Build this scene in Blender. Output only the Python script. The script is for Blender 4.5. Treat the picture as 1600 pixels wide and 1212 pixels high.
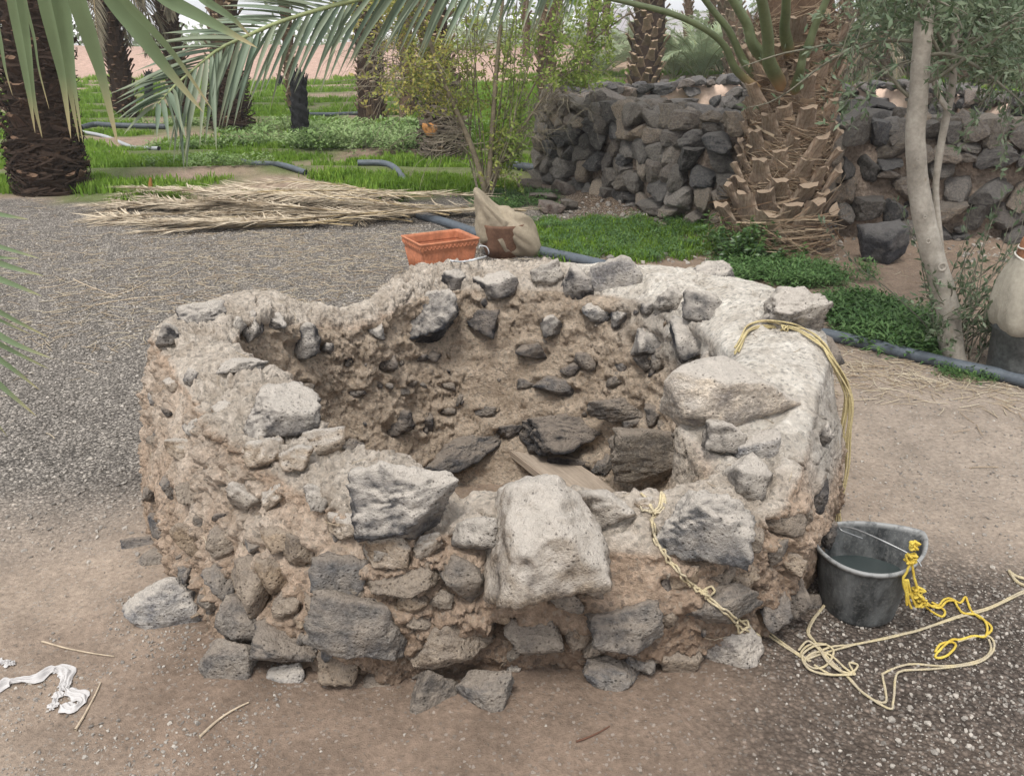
import bpy, bmesh, math, random
import numpy as np
from mathutils import Vector, Matrix, Euler
from mathutils.bvhtree import BVHTree
import mathutils.noise as mnoise

for o in list(bpy.data.objects):
    bpy.data.objects.remove(o)
scene = bpy.context.scene
C = scene.collection
random.seed(7)
rng = np.random.default_rng(7)

# ---------------------------------------------------------------- camera
CAM = np.array([0.0, 0.0, 1.65])
PITCH = math.radians(22.2)
F = 1386.0                                # focal length in pixels of a 1600 px wide frame
cd = bpy.data.cameras.new('camera')
cam = bpy.data.objects.new('camera', cd)
C.objects.link(cam)
cam.location = CAM
cam.rotation_euler = (math.pi / 2 - PITCH, 0, 0)
cd.sensor_width = 36.0
cd.lens = 36.0 * F / 1600.0
cd.clip_start = 0.05
cd.clip_end = 3000
scene.camera = cam

# ---------------------------------------------------------------- world, sun, exposure
SUN_EL, SUN_AZ = math.radians(62), math.radians(200)     # azimuth: from +Y, clockwise seen from above
w = bpy.data.worlds.new('World')
scene.world = w
w.use_nodes = True
nt = w.node_tree
nt.nodes.clear()
wo = nt.nodes.new('ShaderNodeOutputWorld')
bg = nt.nodes.new('ShaderNodeBackground')
sky = nt.nodes.new('ShaderNodeTexSky')
sky.sky_type = 'NISHITA'
sky.sun_disc = False
sky.sun_elevation = SUN_EL
sky.sun_rotation = SUN_AZ
sky.air_density = 1.0
sky.dust_density = 1.5
sky.ozone_density = 1.0
hs = nt.nodes.new('ShaderNodeHueSaturation')
hs.inputs['Saturation'].default_value = 0.22
nt.links.new(sky.outputs[0], hs.inputs['Color'])
cloud = nt.nodes.new('ShaderNodeMix')                    # thin bright cloud over the whole sky
cloud.data_type = 'RGBA'
cloud.inputs[0].default_value = 0.72
cloud.inputs[7].default_value = (6.1, 6.25, 6.5, 1)
nt.links.new(hs.outputs[0], cloud.inputs[6])
nt.links.new(cloud.outputs[2], bg.inputs['Color'])
bg.inputs['Strength'].default_value = 0.108
nt.links.new(bg.outputs[0], wo.inputs[0])
sd = bpy.data.lights.new('sun', 'SUN')
sun = bpy.data.objects.new('sun', sd)
C.objects.link(sun)
sd.energy = 1.5
sd.angle = math.radians(16)
sd.color = (1.0, 0.965, 0.90)
sx, sy = math.sin(SUN_AZ), math.cos(SUN_AZ)
sdir = Vector((sx * math.cos(SUN_EL), sy * math.cos(SUN_EL), math.sin(SUN_EL)))
sun.rotation_euler = sdir.to_track_quat('Z', 'Y').to_euler()
vs = scene.view_settings
vs.view_transform = 'Standard'
vs.look = 'None'
vs.gamma = 1
vs.use_curve_mapping = False
vs.exposure = 1.08

# ---------------------------------------------------------------- geometry helpers
_cp, _sp = math.cos(PITCH), math.sin(PITCH)
def ray(px, py):
    u, v = (px - 800.0) / F, (606.0 - py) / F
    d = np.array([u, _cp + v * _sp, -_sp + v * _cp])
    return d
def P(px, py, z=0.0):
    """point of the horizontal plane z seen at photo pixel px, py"""
    d = ray(px, py)
    return CAM + d * ((z - CAM[2]) / d[2])
def D(px, py, y):
    """point at distance y along the ground seen at pixel px, py"""
    d = ray(px, py)
    return CAM + d * (y / d[1])
def depth(p):
    q = np.asarray(p) - CAM
    return q[1] * _cp - q[2] * _sp
VR = np.array([1.0, 0, 0]); VU = np.array([0, _sp, _cp]); VF = np.array([0, _cp, -_sp])

_perm = np.random.default_rng(3).permutation(256)
_perm = np.concatenate([_perm, _perm, _perm])
_grad = np.random.default_rng(4).normal(size=(256, 3))
_grad /= np.linalg.norm(_grad, axis=1)[:, None]
def _h(ix, iy, iz):
    return _perm[(_perm[(_perm[ix & 255] + iy) & 255] + iz) & 255]
def pn(p):
    i = np.floor(p).astype(np.int64); f = p - i
    u = f * f * f * (f * (f * 6 - 15) + 10)
    out = 0
    for a in (0, 1):
        wx = u[:, 0] if a else 1 - u[:, 0]
        for b in (0, 1):
            wy = u[:, 1] if b else 1 - u[:, 1]
            for c in (0, 1):
                wz = u[:, 2] if c else 1 - u[:, 2]
                g = _grad[_h(i[:, 0] + a, i[:, 1] + b, i[:, 2] + c)]
                out = out + wx * wy * wz * ((f[:, 0] - a) * g[:, 0] + (f[:, 1] - b) * g[:, 1] + (f[:, 2] - c) * g[:, 2])
    return out * 1.6
def fbm(p, oct=4, gain=0.5, lac=2.03, ridge=False):
    s, a, t = 0, 1.0, 0
    for k in range(oct):
        n = pn(p * lac ** k + 17.3 * k)
        if ridge: n = 1 - 2 * np.abs(n)
        s = s + a * n; t += a; a *= gain
    return s / t
def worley(p):
    i = np.floor(p).astype(np.int64)
    f1 = np.full(len(p), 9.0); f2 = f1.copy(); cid = np.zeros(len(p), int)
    for a in (-1, 0, 1):
        for b in (-1, 0, 1):
            for c in (-1, 0, 1):
                j = i + (a, b, c)
                h = _h(j[:, 0], j[:, 1], j[:, 2])
                q = j + 0.5 + 0.42 * _grad[h] * 1.1
                d = np.sqrt(((q - p) ** 2).sum(1))
                m = d < f1
                f2 = np.where(m, f1, np.minimum(f2, d))
                cid = np.where(m, h, cid)
                f1 = np.where(m, d, f1)
    return f1, f2, cid
def sstep(a, b, x):
    t = np.clip((x - a) / (b - a), 0, 1)
    return t * t * (3 - 2 * t)

def mesh_np(name, verts, faces, smooth=True, attrs=None, uv=None):
    """verts n x 3, faces m x k (k = 3 or 4)"""
    verts = np.asarray(verts, dtype=np.float32); faces = np.asarray(faces, dtype=np.int32)
    me = bpy.data.meshes.new(name)
    k = faces.shape[1]; n = len(faces)
    me.vertices.add(len(verts)); me.vertices.foreach_set('co', verts.ravel())
    me.loops.add(n * k); me.loops.foreach_set('vertex_index', faces.ravel())
    me.polygons.add(n)
    me.polygons.foreach_set('loop_start', np.arange(0, n * k, k, dtype=np.int32))
    if smooth:
        me.polygons.foreach_set('use_smooth', np.ones(n, dtype=bool))
    else:
        me.polygons.foreach_set('use_smooth', np.zeros(n, dtype=bool))
    for an, val in (attrs or {}).items():
        val = np.asarray(val, dtype=np.float32)
        if val.ndim == 2:
            if val.shape[1] == 3: val = np.concatenate([val, np.ones((len(val), 1), np.float32)], 1)
            at = me.attributes.new(an, 'FLOAT_COLOR', 'POINT'); at.data.foreach_set('color', val.ravel())
        else:
            at = me.attributes.new(an, 'FLOAT', 'POINT'); at.data.foreach_set('value', val)
    me.update(calc_edges=True)
    me.validate()
    return me
def link(name, me, mat=None, parent=None, loc=None, rot=None, scale=None, color=None):
    o = bpy.data.objects.new(name, me)
    if mat is not None and me is not None and len(me.materials) == 0: me.materials.append(mat)
    if parent is not None: o.parent = parent
    if loc is not None: o.location = [float(v) for v in loc]
    if rot is not None: o.rotation_euler = rot
    if scale is not None: o.scale = scale if hasattr(scale, '__len__') else (scale,) * 3
    if color is not None: o.color = (*color[:3], 1)
    C.objects.link(o)
    return o
def tag(o, label=None, cat=None, group=None, kind=None):
    if label: o['label'] = label
    if cat: o['category'] = cat
    if group: o['group'] = group
    if kind: o['kind'] = kind
    return o
def empty(name, loc=(0, 0, 0), rz=0.0, parent=None):
    o = bpy.data.objects.new(name, None)
    o.location = [float(v) for v in loc]; o.rotation_euler = (0, 0, rz)
    o.empty_display_size = 0.1
    if parent is not None: o.parent = parent
    C.objects.link(o)
    return o
class MB:
    """collects pieces into one mesh; triangles and quads (quads with a repeated last index are not used: tris kept apart)"""
    def __init__(s): s.v = []; s.f = []; s.n = 0; s.a = []
    def add(s, v, f, a=None):
        v = np.asarray(v, float); f = np.asarray(f, int)
        if f.shape[1] == 4:
            f = np.concatenate([f[:, [0, 1, 2]], f[:, [0, 2, 3]]])
        s.v.append(v); s.f.append(f + s.n); s.n += len(v)
        s.a.append(np.full(len(v), 0.0 if a is None else a) if np.isscalar(a) or a is None else np.asarray(a, float))
    def mesh(s, name, smooth=True):
        return mesh_np(name, np.concatenate(s.v), np.concatenate(s.f), smooth, {'val': np.concatenate(s.a)})
def catmull(pts, n, closed=False):
    p = np.asarray(pts, float); m = len(p)
    segs = m if closed else m - 1
    t = np.linspace(0, segs, n, endpoint=not closed)
    i = np.minimum(t.astype(int), segs - 1); f = (t - i)[:, None]
    def g(k): return p[k % m] if closed else p[np.clip(k, 0, m - 1)]
    p0, p1, p2, p3 = g(i - 1), g(i), g(i + 1), g(i + 2)
    return 0.5 * ((2 * p1) + (-p0 + p2) * f + (2 * p0 - 5 * p1 + 4 * p2 - p3) * f ** 2 + (-p0 + 3 * p1 - 3 * p2 + p3) * f ** 3)
def tube(path, r, sides=8, twist=0.0, lobes=0, lobe=0.0, cap=True):
    """verts, quads of a tube along path; r scalar or array"""
    p = np.asarray(path, float); n = len(p)
    r = np.full(n, r) if np.isscalar(r) else np.asarray(r, float)
    t = np.gradient(p, axis=0); t /= np.maximum(np.linalg.norm(t, axis=1), 1e-9)[:, None]
    ref = np.array([0, 0, 1.0]) if abs(t[0][2]) < 0.9 else np.array([1.0, 0, 0])
    nn = np.zeros_like(p); a = np.cross(t[0], ref); a /= np.linalg.norm(a)
    for k in range(n):
        a = a - t[k] * a.dot(t[k]); a /= max(np.linalg.norm(a), 1e-9); nn[k] = a
    bb = np.cross(t, nn)
    s = np.concatenate([[0], np.cumsum(np.linalg.norm(np.diff(p, axis=0), axis=1))])
    th = np.arange(sides) * 2 * math.pi / sides
    A = th[None, :] + 0 * s[:, None]
    rad = r[:, None] * np.ones_like(A)
    if lobes: rad = rad * (1 + lobe * (np.abs(np.cos(0.5 * lobes * (A + twist * s[:, None]))) - 0.6))
    v = p[:, None] + rad[..., None] * (np.cos(A)[..., None] * nn[:, None] + np.sin(A)[..., None] * bb[:, None])
    v = v.reshape(-1, 3)
    f = []
    i = np.arange(n - 1)[:, None] * sides; j = np.arange(sides)[None, :]; j2 = (j + 1) % sides
    f = np.stack([i + j, i + j2, i + sides + j2, i + sides + j], -1).reshape(-1, 4)
    if cap:
        v = np.concatenate([v, p[:1], p[-1:]])
        c0, c1 = n * sides, n * sides + 1
        jj = np.arange(sides); k2 = (jj + 1) % sides
        f = np.concatenate([f, np.stack([k2, jj, np.full(sides, c0), np.full(sides, c0)], -1),
                            np.stack([(n - 1) * sides + jj, (n - 1) * sides + k2, np.full(sides, c1), np.full(sides, c1)], -1)])
    return v, f
def q2t(f):
    t = np.concatenate([f[:, [0, 1, 2]], f[:, [0, 2, 3]]])
    return t[(t[:, 0] != t[:, 1]) & (t[:, 1] != t[:, 2]) & (t[:, 0] != t[:, 2])]
def tube_mb(mb, path, r, sides=6, a=0.0, **k):
    v, f = tube(path, r, sides, **k)
    mb.add(v, q2t(f), a)

_ico = {}
def ico(sub):
    if sub not in _ico:
        bm = bmesh.new(); bmesh.ops.create_icosphere(bm, subdivisions=sub, radius=1.0)
        v = np.array([x.co[:] for x in bm.verts]); f = np.array([[q.index for q in t.verts] for t in bm.faces]); bm.free()
        v /= np.linalg.norm(v, axis=1)[:, None]
        _ico[sub] = (v, f)
    return _ico[sub]
def rock(seed, sub=4, planes=13, p=14, rough=0.05, fr=2.2, lo=0.48):
    """unit-box rock (extent -0.5..0.5 on each axis)"""
    r = np.random.default_rng(seed)
    v, f = ico(sub)
    p = p * 1.6
    n = r.normal(size=(planes, 3)); n /= np.linalg.norm(n, axis=1)[:, None]
    d = r.uniform(lo, 1.0, planes)
    n = np.concatenate([n, np.eye(3), -np.eye(3)]); d = np.concatenate([d, np.full(6, 1.0)])
    q = np.maximum(v @ n.T, 1e-4) / d
    rad = 1.0 / (q ** p).sum(1) ** (1.0 / p)
    w_ = v * rad[:, None]
    off = r.uniform(0, 50, 3)
    k = fbm(w_ * fr + off, 4, 0.55)
    rk = fbm(w_ * fr * 1.7 + off + 9, 4, 0.55, ridge=True)
    w_ = w_ * (1 + rough * 2.4 * k + rough * .8 * (rk - .3) + rough * 1.3 * fbm(w_ * fr * 4.5 + off, 5, 0.72))[:, None]
    lo_, hi_ = w_.min(0), w_.max(0)
    w_ = (w_ - (lo_ + hi_) / 2) / (hi_ - lo_)
    return w_, f
# ---------------------------------------------------------------- materials
def M(name, rough=0.9, spec=0.25):
    m = bpy.data.materials.new(name); m.use_nodes = True
    t = m.node_tree; b = t.nodes['Principled BSDF']
    b.inputs['Roughness'].default_value = rough
    b.inputs['Specular IOR Level'].default_value = spec
    return m, t, b
class N:
    """small node-graph helper"""
    def __init__(s, t): s.t = t
    def n(s, kind, **k):
        x = s.t.nodes.new(kind)
        for a, v in k.items():
            if a in x.inputs.keys() if isinstance(a, str) else False: x.inputs[a].default_value = v
            else: setattr(x, a, v)
        return x
    def lk(s, a, b): s.t.links.new(a, b)
    def coord(s, which='Object'): return s.n('ShaderNodeTexCoord').outputs[which]
    def attr(s, name, kind='GEOMETRY'):
        x = s.n('ShaderNodeAttribute'); x.attribute_name = name; x.attribute_type = kind; return x
    def noise(s, vec, scale, detail=4, rough=0.55, out='Fac', dist=0.0):
        x = s.n('ShaderNodeTexNoise'); s.lk(vec, x.inputs['Vector'])
        x.inputs['Scale'].default_value = scale; x.inputs['Detail'].default_value = detail
        x.inputs['Roughness'].default_value = rough; x.inputs['Distortion'].default_value = dist
        return x.outputs[out]
    def vor(s, vec, scale, feat='F1', out='Distance', rnd=1.0):
        x = s.n('ShaderNodeTexVoronoi', feature=feat); s.lk(vec, x.inputs['Vector'])
        x.inputs['Scale'].default_value = scale; x.inputs['Randomness'].default_value = rnd
        return x.outputs[out]
    def ramp(s, fac, pts, interp='LINEAR'):
        x = s.n('ShaderNodeValToRGB'); s.lk(fac, x.inputs[0]); r = x.color_ramp; r.interpolation = interp
        while len(r.elements) < len(pts): r.elements.new(0.5)
        for e, (p, c) in zip(r.elements, pts):
            e.position = p; e.color = (*c[:3], 1) if hasattr(c, '__len__') else (c, c, c, 1)
        return x.outputs[0]
    def mix(s, fac, a, b, mode='MIX'):
        x = s.n('ShaderNodeMix', data_type='RGBA', blend_type=mode)
        for v, i in ((fac, 0), (a, 6), (b, 7)):
            if isinstance(v, (int, float)): x.inputs[i].default_value = v if i == 0 else (v, v, v, 1)
            elif isinstance(v, tuple): x.inputs[i].default_value = (*v[:3], 1)
            else: s.lk(v, x.inputs[i])
        return x.outputs[2]
    def math(s, op, a, b=0.0, clamp=False):
        x = s.n('ShaderNodeMath', operation=op, use_clamp=clamp)
        for v, i in ((a, 0), (b, 1)):
            if isinstance(v, (int, float)): x.inputs[i].default_value = v
            else: s.lk(v, x.inputs[i])
        return x.outputs[0]
    def bump(s, h, strength=0.5, dist=0.01, prev=None):
        x = s.n('ShaderNodeBump'); s.lk(h, x.inputs['Height'])
        x.inputs['Strength'].default_value = strength; x.inputs['Distance'].default_value = dist
        if prev is not None: s.lk(prev, x.inputs['Normal'])
        return x.outputs[0]
    def sep(s, v):
        x = s.n('ShaderNodeSeparateXYZ'); s.lk(v, x.inputs[0]); return x.outputs
    def nrm(s): return s.n('ShaderNodeNewGeometry').outputs['Normal']

def mat_basalt(name='basalt', dust=(0.36, 0.30, 0.245), dust_amt=0.75, pits=1.0):
    """vesicular basalt, its colour from the object colour, pale dust caught on what faces up"""
    m, t, b = M(name, 0.93, 0.2); g = N(t)
    co = g.coord(); oi = g.n('ShaderNodeObjectInfo')
    n1 = g.noise(co, 14, 5, 0.65); n2 = g.noise(co, 90, 4, 0.7)
    base = g.mix(1.0, oi.outputs['Color'], g.ramp(n1, [(0.3, (.55, .56, .6)), (0.7, (1.45, 1.4, 1.3))]), 'MULTIPLY')
    base = g.mix(1.0, base, g.ramp(oi.outputs['Random'], [(0, (.82, .86, .95)), (1, (1.2, 1.1, 1.0))]), 'MULTIPLY')
    base = g.mix(1.0, base, g.ramp(n2, [(0.3, 0.55), (0.52, 1.0), (0.72, 1.6)]), 'MULTIPLY')
    v1 = g.vor(co, 75); v2 = g.vor(co, 190)
    msk = g.ramp(g.noise(co, 9, 3, 0.5), [(0.36, 0.0), (0.56, 1.0)])
    pit = g.ramp(v1, [(0.10, 0.0), (0.33, 1.0)]); pit2 = g.ramp(v2, [(0.12, 0.0), (0.38, 1.0)])
    pit = g.mix(msk, 1.0, pit)
    nz = g.sep(g.nrm())[2]
    du = g.math('ADD', g.math('MULTIPLY', nz, 0.75), g.math('MULTIPLY', g.noise(co, 22, 5, 0.6), 0.7))
    du = g.ramp(du, [(0.45, 0.0), (0.95, dust_amt)])
    patch = g.ramp(g.noise(co, 6.5, 4, 0.6), [(0.5, 0.0), (0.66, 0.55)])
    du = g.math('MAXIMUM', du, patch)
    dcol = g.mix(g.noise(co, 30, 4, 0.6), (dust[0] * .8, dust[1] * .8, dust[2] * .8), (dust[0] * 1.25, dust[1] * 1.25, dust[2] * 1.25))
    col = g.mix(du, base, dcol)
    col = g.mix(1.0, col, g.ramp(pit, [(0.0, 0.38), (0.6, 1.0)]), 'MULTIPLY')
    g.lk(col, b.inputs['Base Color'])
    h = g.math('ADD', g.math('MULTIPLY', pit, 0.55 * pits), g.math('MULTIPLY', n2, 1.0))
    h = g.math('ADD', h, g.math('MULTIPLY', pit2, 0.22 * pits))
    h = g.math('ADD', h, g.math('MULTIPLY', n1, 1.3))
    h = g.math('ADD', h, g.math('MULTIPLY', g.noise(co, 38, 6, .75), 1.6))
    g.lk(g.bump(h, 1.0, 0.014), b.inputs['Normal'])
    return m
def mat_mud():
    m, t, b = M('mud_mortar', 0.96, 0.12); g = N(t)
    co = g.coord(); at = g.attr('col').outputs['Color']
    n1 = g.noise(co, 10, 5, 0.65); n2 = g.noise(co, 60, 5, 0.72); n3 = g.noise(co, 210, 3, 0.7)
    col = g.mix(1.0, at, g.ramp(n1, [(0.3, (0.74, 0.70, 0.66)), (0.7, (1.2, 1.2, 1.2))]), 'MULTIPLY')
    col = g.mix(1.0, col, g.ramp(n2, [(0.3, 0.66), (0.7, 1.28)]), 'MULTIPLY')
    sp = g.vor(co, 95, out='Color')
    grit = g.ramp(g.sep(sp)[0], [(0.86, 0.0), (0.9, 1.0)])
    col = g.mix(g.math('MULTIPLY', grit, 0.4), col, (0.10, 0.095, 0.09))
    grit2 = g.ramp(g.sep(sp)[1], [(0.88, 0.0), (0.92, 1.0)])
    col = g.mix(g.math('MULTIPLY', grit2, 0.35), col, (0.55, 0.48, 0.4))
    g.lk(col, b.inputs['Base Color'])
    h = g.math('ADD', g.math('MULTIPLY', n2, 1.0), g.math('MULTIPLY', n3, 0.35))
    h = g.math('ADD', h, g.math('MULTIPLY', g.vor(co, 45), 0.45))
    h = g.math('MULTIPLY', h, g.attr('rough').outputs['Fac'])
    h = g.math('ADD', h, g.math('MULTIPLY', g.noise(co, 120, 5, .8), .8))
    g.lk(g.bump(h, 1.0, 0.018), b.inputs['Normal'])
    return m
def mat_simple(name, col, rough=0.8, spec=0.25, var=0.3, scale=12, bumpd=0.003, bs=0.5, attr=None, trans=0.0, stretch=None):
    """plain colour broken by two noises; attr: a 0..1 vertex value that shifts it"""
    m, t, b = M(name, rough, spec); g = N(t)
    co = g.coord()
    if stretch:
        mp = g.n('ShaderNodeMapping'); g.lk(co, mp.inputs[0]); mp.inputs['Scale'].default_value = stretch; co = mp.outputs[0]
    n1 = g.noise(co, scale, 5, 0.6); n2 = g.noise(co, scale * 6, 4, 0.6)
    c = g.mix(1.0, col, g.ramp(n1, [(0.3, 1 - var), (0.7, 1 + var)]), 'MULTIPLY')
    c = g.mix(1.0, c, g.ramp(n2, [(0.3, 1 - var * .7), (0.7, 1 + var * .7)]), 'MULTIPLY')
    if attr:
        c = g.mix(g.attr('val').outputs['Fac'], c, attr)
    g.lk(c, b.inputs['Base Color'])
    if bumpd: g.lk(g.bump(g.math('ADD', n1, g.math('MULTIPLY', n2, .5)), bs, bumpd), b.inputs['Normal'])
    if trans:
        tr = g.n('ShaderNodeBsdfTranslucent'); g.lk(c, tr.inputs[0])
        ms = g.n('ShaderNodeMixShader'); ms.inputs[0].default_value = trans
        g.lk(b.outputs[0], ms.inputs[1]); g.lk(tr.outputs[0], ms.inputs[2])
        g.lk(ms.outputs[0], t.nodes['Material Output'].inputs[0])
    return m
BAS = mat_basalt()
BASD = mat_basalt('basalt_dark', dust=(0.27, 0.25, 0.23), dust_amt=0.45)
MUD = mat_mud()

# outer top edge, inner top edge (photo pixel + height) clockwise from the front
RIM = [
 ((840, 838, .465), (850, 762, .485)), ((700, 825, .49), (735, 765, .50)), ((575, 800, .52), (635, 712, .555)),
 ((440, 740, .55), (520, 678, .575)), ((335, 650, .59), (468, 600, .60)), ((272, 570, .62), (395, 560, .62)),
 ((243, 520, .63), (368, 528, .635)), ((262, 487, .64), (378, 500, .65)), ((330, 466, .65), (400, 492, .65)),
 ((405, 450, .655), (455, 497, .60)), ((480, 470, .59), (515, 503, .54)), ((560, 472, .555), (580, 500, .52)),
 ((640, 420, .60), (660, 452, .58)), ((760, 404, .62), (765, 440, .60)), ((900, 409, .62), (895, 446, .60)),
 ((1000, 409, .64), (990, 458, .61)), ((1115, 416, .66), (1070, 488, .62)), ((1210, 441, .68), (1120, 527, .65)),
 ((1282, 490, .68), (1150, 560, .66)), ((1300, 545, .68), (1112, 590, .65)), ((1280, 608, .66), (1058, 645, .61)),
 ((1262, 690, .58), (1092, 700, .55)), ((1210, 790, .48), (1095, 752, .475)), ((1060, 850, .43), (1000, 768, .465)),
]
_ri = catmull([P(*c_) for _, c_ in RIM], 400, True)
_th = np.arctan2(_ri[:, 1] - 3.02, _ri[:, 0] + .03); _od = np.argsort(_th)
TH_I = _th[_od]; RAD_I = np.hypot(_ri[:, 0] + .03, _ri[:, 1] - 3.02)[_od]
# ---------------------------------------------------------------- ground
def growing(lo, hi, step, far, ratio=1.12):
    a = list(np.arange(lo, hi + 1e-6, step)); s = step
    while a[-1] < far: s *= ratio; a.append(a[-1] + s)
    b = []; s = step; x = lo
    return np.array(a)
gx = growing(0, 2.2, 0.02, 5.0, 1.01); gx = np.concatenate([gx, growing(gx[-1], gx[-1] + .01, .05, 700, 1.09)[1:]])
gx = np.concatenate([-gx[:0:-1], gx])
gy = growing(1.0, 4.5, 0.02, 9.0, 1.006)
gy = np.concatenate([growing(0, 1.0, .08, 1.0)[::1][:-1] * 1.0, gy]); gy = gy[gy < 9.0]
gy = np.concatenate([-growing(0.3, 1, .3, 700, 1.25)[::-1], np.unique(gy), growing(9.03, 9.2, .05, 30, 1.03), growing(31, 32, 1.0, 900, 1.09)])
GX, GY = np.meshgrid(gx, gy)
gp = np.stack([GX.ravel(), GY.ravel(), np.zeros(GX.size)], 1)
def grass_edge(x):
    """distance beyond which the left grove is green"""
    return 9.3 + 0.35 * np.sin(x * 1.1 + 1) + np.where(x < 0, 0.12 * x, 0.55 * x)
def ground_z(p):
    p = np.asarray(p, float)
    q = p * (1, 1, 0)
    near = 1 - sstep(25, 60, np.hypot(p[:, 0], p[:, 1]))
    z = 0.02 * fbm(q * 0.7, 3) * near + 0.010 * fbm(q * 3.1, 3) * near
    dd = np.hypot((p[:, 0] + .03) / 1.05, p[:, 1] - 3.0)
    z = z + 0.035 * (1 - sstep(1.1, 1.55, dd)) * sstep(.7, 1.0, dd)            # soil banked against the well
    th = np.arctan2(p[:, 1] - 3.02, p[:, 0] + .03)
    rin = np.interp(th, TH_I, RAD_I)
    z = z - 0.33 * sstep(rin + .12, rin + .06, np.hypot(p[:, 0] + .03, p[:, 1] - 3.02))   # the floor of the well lies below the yard
    # irrigation ridges in the grove
    g = sstep(0, 1.2, p[:, 1] - grass_edge(p[:, 0])) * near
    z = z + g * (0.07 * np.sin(p[:, 1] * 1.9 + 0.5 * np.sin(p[:, 0] * .6)) ** 6)
    # mound under the dry stone wall
    z = z + 0.16 * np.exp(-((p[:, 1] - 9.3 + .55 * (p[:, 0] - 1.5)) / .9) ** 2) * sstep(0.2, 1.2, p[:, 0]) * near
    # earth bank at the far side of the grove
    z = z + 0.9 * sstep(27, 36, p[:, 1] + .12 * p[:, 0]) * (1 - sstep(10, 24, p[:, 0])) * (0.8 + .5 * pn(q * 0.2)) * (1 - sstep(46, 52, p[:, 1]))
    return z
gp[:, 2] = ground_z(gp)
dense = (np.abs(gp[:, 0]) < 5) & (gp[:, 1] > 0.9) & (gp[:, 1] < 9)
gp[dense, 2] += 0.0035 * fbm(gp[dense] * 16, 3, 0.6) + 0.002 * fbm(gp[dense] * 40, 2)
def gz(x, y):
    return float(ground_z(np.array([[x, y, 0.0]]))[0])
# colour regions: tan dust, grey gravel, damp brown soil, green plain, pink earth bank
q = gp * (1, 1, 0)
nA = fbm(q * 1.3, 4); nB = fbm(q * 0.45 + 9, 3); nC = fbm(q * 5, 3)
X, Y = gp[:, 0], gp[:, 1]
tan = np.array([0.36, 0.285, 0.225]); grey = np.array([0.335, 0.30, 0.265]); damp = np.array([0.225, 0.165, 0.125])
dark = np.array([0.145, 0.118, 0.10]); pink = np.array([0.44, 0.30, 0.24]); soil = np.array([0.27, 0.20, 0.15]); green = np.array([0.09, 0.14, 0.035])
col = np.tile(tan, (len(gp), 1))
def blend(c, m):
    global col
    col = col * (1 - m[:, None]) + np.asarray(c) * m[:, None]
gravel_m = sstep(-0.45, 0.55, (Y - 2.75) + 0.55 * (-(X + 1.6)) * 0.35 + 0.3 * nA) * sstep(0.5, -0.6, X - 0.5 - 0.15 * (Y - 4) + .4 * nA)
gravel_m = np.maximum(gravel_m, sstep(6.5, 7.4, Y + nA) * sstep(2.2, 1.5, X))
blend(grey, gravel_m)
damp_m = sstep(0.25, -0.2, np.hypot((X - 0.15) / 1.35, (Y - 1.95) / 0.62) - 1 + 0.35 * nA) * 0.95
blend(damp, damp_m)
dk = sstep(0.6, -0.45, np.hypot((X - 1.25) / 0.58, (Y - 2.05) / 0.45) - 1 + 0.35 * nA)
dk = np.maximum(dk, sstep(.6, -.4, np.hypot((X - 1.25) / .72, (Y - 1.70) / .28) - 1 + .4 * nA) * .8)
blend(dark, dk * 0.95)
inside = sstep(1.1, 1.0, np.hypot(X + .03, Y - 3.02)); blend(np.array([.27, .205, .155]), inside); gravel_m = gravel_m * (1 - inside)
rg = sstep(1.0, 1.8, X - .35 * (Y - 3.4) + .5 * nA) * sstep(2.0, 3.2, Y) * sstep(6, 5, Y)
blend(np.array([0.33, 0.28, 0.235]), rg * .6)
right_soil = sstep(4.3, 5.2, Y + nA) * sstep(0.2, 0.8, X)
blend(soil, right_soil)
gm = sstep(-0.2, 0.3, Y - grass_edge(X) + .5 * nA) * sstep(60, 30, Y)
blend(soil * 1.1, gm)
blend(green, gm * sstep(-.15, .12, nB + .1) * .8)
bank = sstep(26, 30, Y + .12 * X + nB) * (.25 + .75 * sstep(7, 0, X))
blend(pink, bank)
blend(np.array([.33, .3, .26]), sstep(60, 90, Y))
gravel_all = np.maximum(gravel_m * (1 - gm), dk * .8)
nxg = len(gx); nyg = len(gy)
ii = (np.arange(nyg - 1)[:, None] * nxg + np.arange(nxg - 1)[None, :]).ravel()
gf = np.stack([ii, ii + 1, ii + 1 + nxg, ii + nxg], 1)
m, t, b = M('ground_soil', 0.97, 0.1); g = N(t)
co = g.coord(); at = g.attr('col').outputs['Color']; gr = g.attr('gravel').outputs['Fac']
n1 = g.noise(co, 5, 6, 0.65); n2 = g.noise(co, 55, 5, 0.7); n3 = g.noise(co, 260, 3, 0.7)
c = g.mix(1.0, at, g.ramp(n1, [(0.3, 0.78), (0.7, 1.2)]), 'MULTIPLY')
c = g.mix(1.0, c, g.ramp(n2, [(0.3, 0.72), (0.7, 1.25)]), 'MULTIPLY')
vg = g.n('ShaderNodeTexVoronoi', feature='F1'); g.lk(co, vg.inputs['Vector']); vg.inputs['Scale'].default_value = 85
gcol = g.mix(1.0, c, g.ramp(g.sep(vg.outputs['Color'])[0], [(0.0, 0.55), (0.6, 1.0), (0.93, 1.5), (1.0, 2.2)]), 'MULTIPLY')
gcol = g.mix(1.0, gcol, g.ramp(vg.outputs['Distance'], [(0.3, 1.0), (0.65, 0.4)]), 'MULTIPLY')
c = g.mix(gr, c, gcol)
v2 = g.n('ShaderNodeTexVoronoi', feature='F1'); g.lk(co, v2.inputs['Vector']); v2.inputs['Scale'].default_value = 140
spk = g.ramp(g.sep(v2.outputs['Color'])[0], [(0.9, 0.0), (0.93, 1.0)])
c = g.mix(g.math('MULTIPLY', spk, 0.45), c, g.mix(g.sep(v2.outputs['Color'])[1], (0.08, 0.07, 0.06), (0.5, 0.45, 0.4)))
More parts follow.
